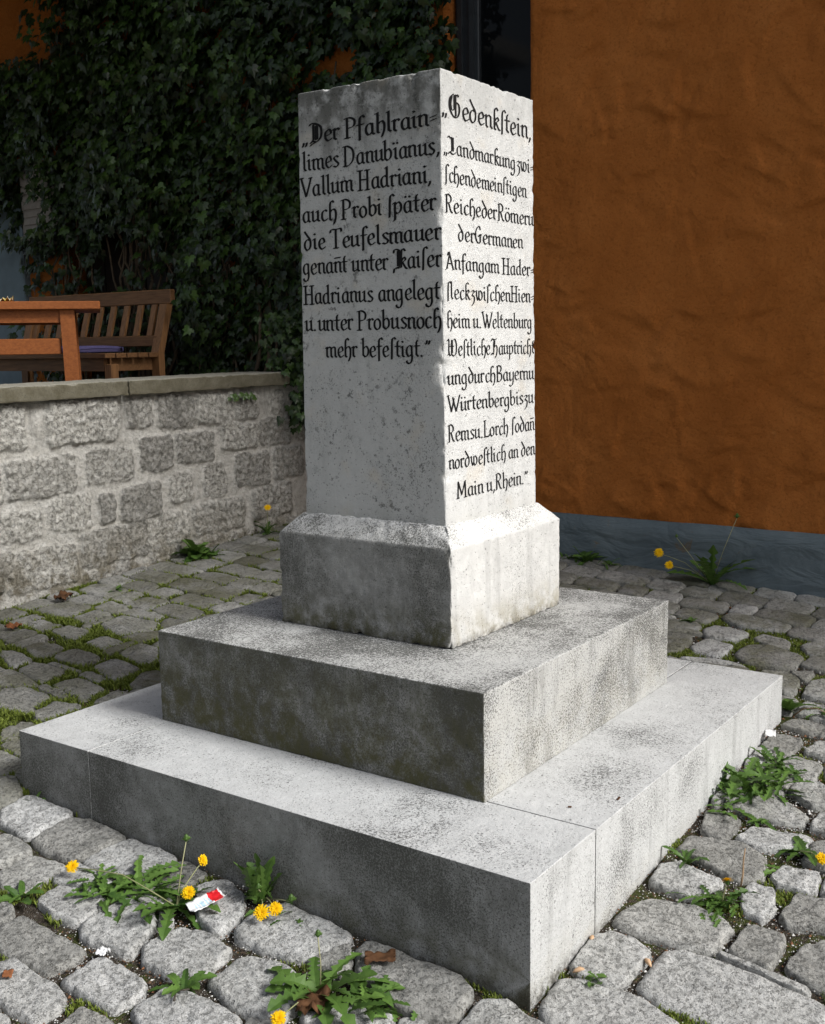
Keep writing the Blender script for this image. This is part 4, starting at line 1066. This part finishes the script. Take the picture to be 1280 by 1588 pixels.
def leaning(m, y, wy, wx, z0, z1):
    x0, x1 = lean(z0), lean(z1)
    v = []
    for (x_, z_) in ((x0, z0), (x1, z1)):
        v += [(x_-wx, y-wy, z_), (x_+wx, y-wy, z_), (x_+wx, y+wy, z_), (x_-wx, y+wy, z_)]
    m.add(v, [(3, 2, 1, 0), (4, 5, 6, 7), (0, 1, 5, 4), (1, 2, 6, 5), (2, 3, 7, 6), (3, 0, 4, 7)])
ns = 10
for k in range(ns):
    y = Y0+.14+k*(Y1-Y0-.24)/(ns-1)
    part(bench, 'back_slat', MW1z, lambda m: leaning(m, y, .024, .010, 1.587, 1.793))
for y in (Y0+.035, Y1-.035):
    part(bench, 'post', MW1z, lambda m: (leaning(m, y, .036, .026, 1.47, 1.794), m.box(3.0, 3.052, y-.036, y+.036, 1.03, 1.469)))
    part(bench, 'leg', MW1z, lambda m: m.box(2.60, 2.66, y-.034, y+.034, 1.03, 1.405, bev=.004))
for k in range(5):
    part(bench, 'seat_slat', MW1, lambda m: m.box(2.56+k*.092, 2.56+k*.092+.082, Y0+.005, Y1-.005, 1.442, 1.474, bev=.004))
part(bench, 'seat_frame', MW1, lambda m: (m.box(2.60, 2.63, Y0+.071, Y1-.071, 1.36, 1.440), m.box(2.64, 2.995, Y0+.06, Y0+.09, 1.36, 1.440), m.box(2.64, 2.995, Y1-.09, Y1-.06, 1.36, 1.440)))
cg = 'purple seat cushions on the bench'
for y0, lab in ((4.80, 'purple seat cushion on the bench, the one nearer the right armless end'), (5.33, 'purple seat cushion on the bench, the one behind the table leg')):
    vv, ff = stone_box(2.57, 3.0, y0, y0+.50, 1.475, 1.515, res=.05, r0=.018, chip=0, rough=0, edge=.019,
                       warp=lambda p: Vector((p.x, p.y, p.z+.010*math.sin((p.x-2.57)*7.3)*(p.z > 1.49))))
    tag(mesh_ob('seat_cushion', vv, ff, MCUSH, None, True, loc=(2.785, y0+.25, 1.475)), lab, 'cushion', cg)

TE = Vector((-.771, .637, 0)); TD = Vector((.637, .771, 0)); TR = Vector((2.14, 3.99, 0))
tm = Matrix((( -TE.x, TD.x, 0, TR.x), (-TE.y, TD.y, 0, TR.y), (0, 0, 1, 0), (0, 0, 0, 1)))     # local x: towards the right end, y: away
table = thing('garden_table', 'orange brown wooden garden table in front of the slatted bench', 'table', (2.14-.771*.75+.637*.36, 3.99+.637*.75+.771*.36, 1.03))
def tbox(m, *a, **k): m.box(*a, M=tm, **k)
for k in range(6):
    part(table, 'top_board', MW2, lambda m: tbox(m, -1.6, 0, k*.122, k*.122+.119, 1.728, 1.774, bev=.004))
part(table, 'apron', MW2, lambda m: (tbox(m, -1.42, -.18, .05, .075, 1.655, 1.727), tbox(m, -1.42, -.18, .645, .67, 1.655, 1.727), tbox(m, -.175, -.15, .11, .61, 1.655, 1.727), tbox(m, -1.45, -1.425, .11, .61, 1.655, 1.727)))
for xx in (-.225, -1.455):
    for yy in (.035, .605):
        part(table, 'leg', MW2, lambda m: m.add([tuple(tm @ Vector(p)) for p in
            [(xx-.006+.02*(xx > -1), yy, 1.03), (xx+.075+.02*(xx > -1), yy, 1.03), (xx+.075+.02*(xx > -1), yy+.08, 1.03), (xx-.006+.02*(xx > -1), yy+.08, 1.03), (xx, yy, 1.726), (xx+.08, yy, 1.726), (xx+.08, yy+.08, 1.726), (xx, yy+.08, 1.726)]],
            [(3, 2, 1, 0), (4, 5, 6, 7), (0, 1, 5, 4), (1, 2, 6, 5), (2, 3, 7, 6), (3, 0, 4, 7)]))
part(table, 'stretcher', MW2, lambda m: (tbox(m, -1.375, -.228, .055, .09, 1.475, 1.565, bev=.004)))
nv, nf = [], []
for i in range(12):
    for j in range(12):
        p = tm @ Vector((-.615+i*.0125, .03+j*.015, 1.776))
        nv.append((p.x, p.y, p.z+.028*abs(noise.noise(Vector((i*.5, j*.5, 3))))*2))
for i in range(11):
    for j in range(11): a = i*12+j; nf.append((a, a+12, a+13, a+1))
mn = Mat('yellow_white_napkin'); MNAP = mn.done(mn.ramp(mn.noise(32, 2), [(.48, (.66, .60, .45)), (.56, (.62, .44, .06))]), .9)
tag(mesh_ob('napkin', nv, nf, MNAP, None, True, loc=tuple(tm @ Vector((-.55, .1, 1.776)))), 'crumpled yellow and white napkin lying on the wooden table', 'napkin')

# ================================================================ weeds
MDLEAF = leafmat('dandelion_leaf', (.036, .085, .014), (.13, .23, .045), .5, .35, .2)
MDST = leafmat('weed_stem', (.20, .24, .09), (.36, .34, .20), .6, .2, .1)
MFLOW = leafmat('dandelion_petals', (.78, .40, .003), (.86, .60, .010), .7, .1, .1)
def toothed_leaf(m, org, az, Ln, W, e0, curl, n=8, depth=.6, roll=0.0, tone=.5):
    p = Vector(org); d = Vector((math.cos(az), math.sin(az), 0)); side = Vector((-math.sin(az), math.cos(az), 0))
    rows = []; N2 = n*2+1; pit_ = e0
    for k in range(N2+1):
        t_ = k/N2
        dirv = d*math.cos(pit_)+Vector((0, 0, 1))*math.sin(pit_)
        nrm = (side.cross(dirv)*-1).normalized()
        env = (.18+.82*math.sin(math.pi*min(1, t_**.72*.98))**1.0) if t_ < .75 else math.cos((t_-.75)/.25*1.45)*.98
        tooth = 1.0 if k % 2 == 1 else (1-depth)
        if t_ > .86: tooth = max(tooth, .8)
        w = W*.5*env*tooth*random.uniform(.85, 1.1)
        back = dirv*(-.35*w if k % 2 == 1 else 0)
        sd = (side*math.cos(roll)+nrm*math.sin(roll))
        rows.append((p.copy(), p+sd*w+back+nrm*w*.30, p-sd*w+back+nrm*w*.30))
        p = p+dirv*(Ln/N2); pit_ -= curl/N2*random.uniform(.7, 1.3)
        az2 = random.gauss(0, .03); d = Matrix.Rotation(az2, 3, 'Z') @ d; side = Vector((-d.y, d.x, 0))
    v = [q for r in rows for q in r]; f = []
    for k in range(len(rows)-1):
        a = k*3; f += [(a, a+3, a+4, a+1), (a, a+2, a+5, a+3)]
    m.add(v, f, 0, tone)
def flower_mesh(m, c, nrm, rad):
    nrm = nrm.normalized(); u = nrm.orthogonal().normalized(); w = nrm.cross(u)
    for ring, (r1, el, k) in enumerate([(1.0, .10, 30), (.82, .42, 26), (.58, .8, 20), (.34, 1.15, 12)]):
        for q in range(k):
            an = 6.283*(q+.5*(ring % 2))/k+random.gauss(0, .06); e = el+random.gauss(0, .12)
            dv = (u*math.cos(an)+w*math.sin(an)); sd = nrm.cross(dv); L_ = rad*r1*random.uniform(.86, 1.08); hw = rad*.085
            base = c+nrm*rad*.05*ring
            mid = base+dv*L_*.55*math.cos(e)+nrm*L_*.55*math.sin(e); tipp = base+dv*L_*math.cos(e*.8)+nrm*L_*math.sin(e*.8)*.92
            m.add([base-sd*hw*.4, base+sd*hw*.4, mid+sd*hw, mid-sd*hw, tipp+sd*hw*.8, tipp-sd*hw*.8], [(0, 1, 2, 3), (3, 2, 4, 5)], 0, max(0.01, min(1, random.gauss(.75-.2*ring, .2))))
    m.tube([c-nrm*rad*.55, c-nrm*rad*.15, c+nrm*rad*.06], [rad*.2, rad*.38, rad*.45], 7, 1, .2)
plant_no = 0
def dandelion(label, loc, leaves, size, flowers=(), buds=(), curl=(.5, 1.4), grp='dandelions in the paving', cat='dandelion', az0=0, az1=6.283, e=(.15, .9), wid=.26, depth=.62, name='dandelion', extra=()):
    global plant_no
    plant_no += 1; random.seed(940+plant_no)
    x, y = loc[0], loc[1]; z = ground(x, y)-.012 if len(loc) < 3 else loc[2]
    root = thing(name, label, cat, (x, y, z), grp)
    m = MB()
    for k in range(leaves):
        az = az0+(az1-az0)*(k+random.uniform(-.3, .3))/leaves
        toothed_leaf(m, (x+random.gauss(0, .008), y+random.gauss(0, .008), z+.005), az, size*random.uniform(.6, 1.1), size*wid*random.uniform(.8, 1.2), random.uniform(*e), random.uniform(*curl), random.randint(5, 8), depth, random.gauss(0, .25), min(1, max(.02, random.gauss(.45, .22))))
    for (ox, oy, n2, s2, e2) in extra:
        for k in range(n2):
            az = random.uniform(0, 6.283); bx_, by_ = x+ox+random.gauss(0, .025), y+oy+random.gauss(0, .025)
            toothed_leaf(m, (bx_, by_, ground(bx_, by_)+.0), az, s2*random.uniform(.6, 1.15), s2*.24, random.uniform(*e2), random.uniform(.4, 1.3), random.randint(4, 7), .6, random.gauss(0, .3), min(1, max(.02, random.gauss(.5, .25))))
    m.build('leaf_rosette', MDLEAF, root)
    for (fx, fy, fz, rad, *tilt) in flowers:
        tip = Vector((fx, fy, fz)); b = Vector((x, y, z+.01)); midp = (b+tip)/2+Vector((0, 0, .25*(tip-b).length*.4))
        s_ = MB(); q1 = b.lerp(midp, .5)+Vector((random.gauss(0, .004), random.gauss(0, .004), .004)); s_.tube([b, q1, midp, midp.lerp(tip, .6)+Vector((0, 0, .003)), tip], [.0019, .0018, .0017, .0016, .0016], 6, 0, .5)
        so2 = s_.build('flower_stem', MDST, root, True)
        h = MB(); nrm = Vector(tilt[0]) if tilt else Vector((-.35, -.3, .9)); flower_mesh(h, tip+Vector((0, 0, .004)), nrm, rad); h.build('flower_head', [MFLOW, MDLEAF], so2)
    for (fx, fy, fz, rad) in buds:
        tip = Vector((fx, fy, fz)); b = Vector((x, y, z+.01)); s_ = MB()
        s_.tube([b, b.lerp(tip, .5)+Vector((random.gauss(0, .006), random.gauss(0, .006), .006)), tip], [.0018, .0016, .0015], 6, 0, .9); so2 = s_.build('bud_stem', MDST, root, True)
        h = MB(); h.tube([tip, tip+Vector((0, 0, rad*.8)), tip+Vector((.001, 0, rad*1.9)), tip+Vector((.001, 0, rad*2.5))], [rad*.55, rad, rad*.75, rad*.2], 8, 0, .3)
        for q in range(9):
            an = 6.283*q/9; h.add([tip+Vector((0, 0, rad*.3)), tip+Vector((math.cos(an)*rad*1.9, math.sin(an)*rad*1.9, rad*1.0)), tip+Vector((math.cos(an+.4)*rad*1.0, math.sin(an+.4)*rad*1.0, rad*1.2))], [(0, 1, 2)], 0, .8)
        h.build('bud', MDLEAF, so2)
    return root
def gz(x, y, h=0): return ground(x, y)+h
dandelion('sprawling dandelion with three yellow flowers and one tall bud, left of the white wrapper', (-.190, 1.00), 13, .17,
    [(-.262, 1.345, gz(-.27, 1.34, .035), .019, (-.6, -.4, .6)), (-.166, .975, gz(-.16, .98, .030), .020, (-.5, -.3, .6)), (-.075, 1.010, gz(-.07, 1.0, .070), .017, (.1, -.9, .4))],
    [(-.115, 1.03, gz(-.1, 1.0, .145), .008)], e=(.1, .75), extra=[(-.02, .10, 24, .12, (.05, .8)), (-.05, .20, 26, .10, (.05, .6)), (.03, .17, 22, .11, (.1, .8)), (-.06, .28, 18, .08, (.05, .5))])
dandelion('upright dandelion against the step face with two round yellow flowers on the cobble in front', (-.030, .825), 12, .16,
    [(-.128, .740, gz(-.1, .77, .032), .021, (-.7, -.5, .5)), (-.098, .718, gz(-.1, .74, .036), .0195, (-.6, -.5, .6))],
    [(-.055, .700, gz(-.05, .7, .045), .009), (-.075, .80, gz(-.08, .86, .055), .007), (-.08, .835, gz(-.08, .9, .06), .006)], az0=2.0, az1=5.6, e=(1.1, 1.5), curl=(.0, .5), extra=[(-.015, .02, 7, .07, (.5, 1.2)), (-.03, -.10, 5, .08, (.2, .7))])
dandelion('large leafy dandelion clump in the bottom foreground, beside brown dead leaves', (-.250, .440), 15, .185,
    [(-.400, .440, gz(-.40, .44, .022), .019, (-.5, -.4, .7))], [(-.235, .455, gz(-.24, .45, .135), .007)], e=(.15, 1.2), extra=[(.03, -.10, 22, .11, (.2, 1.0)), (.05, -.17, 12, .085, (.2, .9)), (-.06, .01, 5, .11, (.1, .5))])
dandelion('small plain leafy tuft in a joint, between two cobbles below the white wrapper', (-.420, .730), 9, .095, e=(.2, .9), cat='weed', grp='leafy weeds in the paving', name='weed_tuft', depth=.3)
dandelion('wide tangled grassy weed clump growing along the lit right side of the step', (1.330, -.050), 12, .16, e=(.1, .9), cat='weed', grp='leafy weeds in the paving', name='weed_clump', depth=.5,
    extra=[(.10, -.06, 18, .11, (.1, .7)), (-.10, .02, 12, .10, (.1, .8)), (.17, -.09, 14, .10, (.1, .9)), (.02, -.09, 22, .12, (.1, .9)), (-.02, .0, 14, .13, (.4, 1.2)), (.22, -.05, 12, .10, (.2, 1.0)), (-.16, -.02, 10, .09, (.1, .8))])
dandelion('dark leafy dandelion with one flattened yellow flower, beside a dry stalk', (.650, -.235), 12, .105, [(.655, -.245, gz(.65, -.24, .062), .018, (.3, .3, .9))], e=(.15, .9), extra=[(-.05, .01, 8, .07, (.1, .6)), (.0, .06, 8, .07, (.1, .7))])
dandelion('dandelion with broad leaves and a yellow flower at the right edge of the photo', (1.035, -.330), 10, .12, [(.985, -.408, gz(.98, -.405, .02), .018, (-.6, -.2, .7))], e=(.1, .6), depth=.25, extra=[(-.11, .03, 2, .11, (.05, .15))])
dandelion('small bright leafy weed beside the step, above the longest pale cobble', (.800, -.075), 8, .085, e=(.4, 1.1), cat='weed', grp='leafy weeds in the paving', name='weed_tuft', depth=.3)
dandelion('tiny sprig of dark green leaves, nearest to the front corner of the step', (.158, -.085), 6, .045, e=(.3, 1.3), cat='weed', grp='leafy weeds in the paving', name='weed_tuft', depth=.2, wid=.5)
dandelion('small weed tuft low on the cobbles below the wide clump', (1.140, -.175), 9, .075, e=(.1, .6), cat='weed', grp='leafy weeds in the paving', name='weed_tuft', depth=.4)
dandelion('broad upright leaf tuft at the far right corner of the lower step', (2.020, -.010), 6, .12, e=(.5, 1.2), cat='weed', grp='leafy weeds in the paving', name='weed_tuft', depth=.25, wid=.4, extra=[(.02, -.1, 8, .08, (.1, .5))])
dandelion('big dandelion with two yellow flowers at the foot of the orange wall', (3.39, .800), 12, .26,
    [(3.33, 1.07, gz(3.3, 1.07, .135), .026, (-.8, -.3, .4)), (3.30, 1.00, gz(3.3, 1.0, .085), .023, (-.8, -.3, .4))], [(3.40, .68, gz(3.4, .68, .36), .010), (3.37, .99, gz(3.4, .99, .22), .007)], az0=1.6, az1=6.2, e=(.5, 1.4), curl=(.2, 1.0), grp='dandelions in the paving')
dandelion('low dark nettle tuft at the foot of the grey plinth, right behind the pillar', (3.40, 1.53), 12, .12, e=(.5, 1.3), cat='weed', grp='leafy weeds in the paving', name='weed_tuft', depth=.5, wid=.45, extra=[(.0, -.14, 8, .09, (.2, 1.0)), (.0, .10, 8, .09, (.2, 1.0))])
dandelion('round bushy green weed at the foot of the low stone wall', (2.30, 3.47), 26, .15, e=(.3, 1.35), cat='weed', grp='leafy weeds in the paving', name='weed_clump', depth=.3, wid=.55, extra=[(.02, -.05, 14, .10, (.3, 1.0))])
dandelion('single dandelion with one yellow flower where the low wall meets the pillar outline', (2.90, 3.46), 8, .14, [(2.90, 3.45, gz(2.9, 3.45, .16), .022, (-.6, -.6, .6))], e=(.4, 1.3))
dandelion('small thin weed by the left part of the low stone wall', (1.62, 3.36), 8, .075, e=(.4, 1.3), cat='weed', grp='leafy weeds in the paving', name='weed_tuft', depth=.3)
dandelion('small weed by the buried left corner of the lower step', (-.03, 1.83), 6, .045, e=(.3, 1.2), cat='weed', grp='leafy weeds in the paving', name='weed_tuft', depth=.2, wid=.4)
dandelion('little leafy weed in the joints at the left edge, between two grey cobbles', (-.40, 1.40), 7, .07, e=(.3, 1.0), cat='weed', grp='leafy weeds in the paving', name='weed_tuft', depth=.2, wid=.4)
dandelion('little weed in the far joint behind the upper step on the right', (2.78, .68), 5, .055, e=(.3, 1.0), cat='weed', grp='leafy weeds in the paving', name='weed_tuft', depth=.2, wid=.4)

# ================================================================ litter and dead leaves
def sheet(name, c, ax, w_ax, nx_, ny_, lift, mat, ids=None, seed=0, label=None, cat=None, grp=None, bend=0.0, off=.014):
    c = Vector(c); ax = Vector(ax); w_ax = Vector(w_ax); v = []; f = []; mi = []
    for layer in (0, 1):
        for i in range(nx_+1):
            for j in range(ny_+1):
                a, b = i/nx_-.5, j/ny_-.5
                p = c+ax*a+w_ax*b
                p.z = ground(p.x, p.y)+off+lift*(noise.noise(Vector((a*4, b*4, seed)))+.6*noise.noise(Vector((a*9, b*9, seed+5))))+bend*(a*a*4)*.01+bend*.02*b*b*4-.0005*layer if c.z == 0 else c.z+lift*noise.noise(Vector((a*4, b*4, seed)))-.0005*layer
                v.append(p)
    n1 = (nx_+1)*(ny_+1)
    for layer in (0, 1):
        for i in range(nx_):
            for j in range(ny_):
                a = layer*n1+i*(ny_+1)+j; q = (a, a+ny_+1, a+ny_+2, a+1)
                f.append(q if layer == 0 else q[::-1]); mi.append(ids(i/nx_, j/ny_) if ids else 0)
    rim = [(i, 0) for i in range(nx_)]+[(nx_, j) for j in range(ny_)]+[(nx_-i, ny_) for i in range(nx_)]+[(0, ny_-j) for j in range(ny_)]
    for k in range(len(rim)):
        a = rim[k][0]*(ny_+1)+rim[k][1]; b_ = rim[(k+1) % len(rim)]; b = b_[0]*(ny_+1)+b_[1]
        f.append((b, a, a+n1, b+n1)); mi.append(0)
    o = mesh_ob(name, v, f, mat, None, True, mi, loc=(c.x, c.y, ground(c.x, c.y) if c.z == 0 else c.z))
    return tag(o, label, cat, grp)
MWHITE = plain('white_paper', (.74, .74, .73), .7, .2, .08); MRED = plain('red_print', (.62, .015, .02), .4, .4, .1); MBLUE = plain('pale_blue_print', (.46, .62, .72), .45, .4, .12, 90)
MDEAD = plain('dead_brown_leaf', (.085, .040, .018), .8, .2, .45, 40); MDEAD2 = plain('orange_brown_leaf', (.22, .085, .035), .8, .2, .3, 40)
MCHIP = plain('beige_bud_scale', (.50, .33, .20), .7, .2, .2); MDRY = plain('dry_stalk', (.30, .21, .13), .8, .1)
sheet('sweet_wrapper', (-.168, .905, 0), (.105, -.018, 0), (.013, .048, 0), 22, 9, .007, [MWHITE, MRED, MBLUE],
      lambda a, b: 1 if (a > .62 and a < .93) else 2 if (.14 < a < .60 and .2 < b < .8 and int(a*40) % 3) else 0, 3, 'white and pale blue sweet wrapper with a red end, lying on the cobbles', 'wrapper', bend=.4, off=.030)
sheet('paper_scrap', (-.440, 1.005, 0), (.030, .008, 0), (-.006, .028, 0), 8, 8, .012, [MWHITE], None, 8, 'small crumpled white paper scrap in the joint, left of the wrapper', 'paper', off=.004)
sheet('paper_scrap', (1.735, -.025, 0), (.055, .015, 0), (-.012, .035, 0), 8, 6, .008, [MWHITE], None, 11, 'flat white paper scrap beside the far end of the lower step', 'paper', off=.02)
sheet('dead_leaf', (-.080, .385, 0), (.05, -.06, 0), (.035, .025, 0), 10, 7, .010, [MDEAD], None, 14, 'curled brown dead leaf lying flat on a pale cobble by the step', 'leaf', off=.022)
sheet('dead_leaf', (-.300, .420, 0), (.07, .03, 0), (-.03, .06, 0), 10, 8, .022, [MDEAD], None, 17, 'dark brown dead leaf under the large dandelion clump', 'leaf', off=.022)
sheet('dead_leaf', (-.640, 1.120, 0), (.022, .02, 0), (-.015, .02, 0), 6, 6, .004, [MDEAD2], None, 21, 'small orange brown leaf on the cobble at the left edge', 'leaf', off=.014)
sheet('dead_leaf', (1.36, 3.45, 0), (.09, .03, 0), (-.02, .06, 0), 8, 6, .03, [MDEAD], None, 23, 'reddish brown dead leaf at the foot of the low stone wall', 'leaf', off=.03)
sheet('dead_leaf', (.95, 3.30, 0), (.06, .02, 0), (-.02, .05, 0), 8, 6, .02, [MDEAD2], None, 25, 'pale brown dead leaf on mossy cobbles near the low wall', 'leaf', off=.02)
sheet('leaf_crumb', (.561, .034, .2515), (.022, .002, 0), (.002, .007, 0), 5, 3, .003, [MDEAD], None, 27, 'thin dark leaf crumb on the top of the lower step', 'leaf')
sheet('leaf_crumb', (.438, .121, .2515), (.010, .004, 0), (-.004, .009, 0), 4, 4, .003, [MDEAD], None, 28, 'tiny dark crumb on the lower step, near the upper step', 'leaf')
for (a, b, an, lab) in ((.302, -.168, .9, 'beige bud scale stuck in the joint between two dark cobbles'), (.178, -.040, 2.4, 'beige bud scale by the foot of the step, near the front corner'), (.31, -.01, .3, 'beige bud scale against the lit foot of the step')):
    m = MB(); z = gz(a, b, -.004); dx, dy = math.cos(an), math.sin(an)
    m.tube([(a-dx*.016, b-dy*.016, z), (a-dx*.008, b-dy*.008, z+.004), (a, b, z+.006), (a+dx*.010, b+dy*.010, z+.004), (a+dx*.018, b+dy*.018, z)], [.002, .0055, .007, .005, .001], 8)
    tag(m.build('bud_scale', MCHIP, None, True), lab, 'bud scale')
m = MB(); m.tube([(.768, -.246, gz(.768, -.246, -.01)), (.772, -.250, gz(.77, -.25, .03)), (.785, -.246, gz(.78, -.25, .065)), (.81, -.242, gz(.8, -.24, .085))], [.003, .0028, .0026, .002], 6); tag(m.build('dry_stalk', MDRY, None, True), 'bent dry brown stalk standing in a joint beside the small square cobble', 'stalk')
m = MB(); m.tube([(2.00, -.03, gz(2, -.03, -.01)), (1.99, -.07, gz(2, -.07, .03)), (1.98, -.12, gz(2, -.1, .045)), (1.97, -.19, gz(2, -.19, .03))], [.003, .0025, .0022, .0015], 6); tag(m.build('dry_stalk', MDRY, None, True), 'arching dry brown stalk at the far right corner of the lower step', 'stalk')
m = MB(); m.tube([(-.48, .70, gz(-.48, .70, .014)), (-.455, .72, gz(-.455, .72, .017)), (-.43, .70, gz(-.43, .70, .014))], [.003, .0025, .002], 6); tag(m.build('twig', plain('dark_twig', (.06, .05, .04), .9), None, True), 'short dark twig lying on a foreground cobble', 'twig')
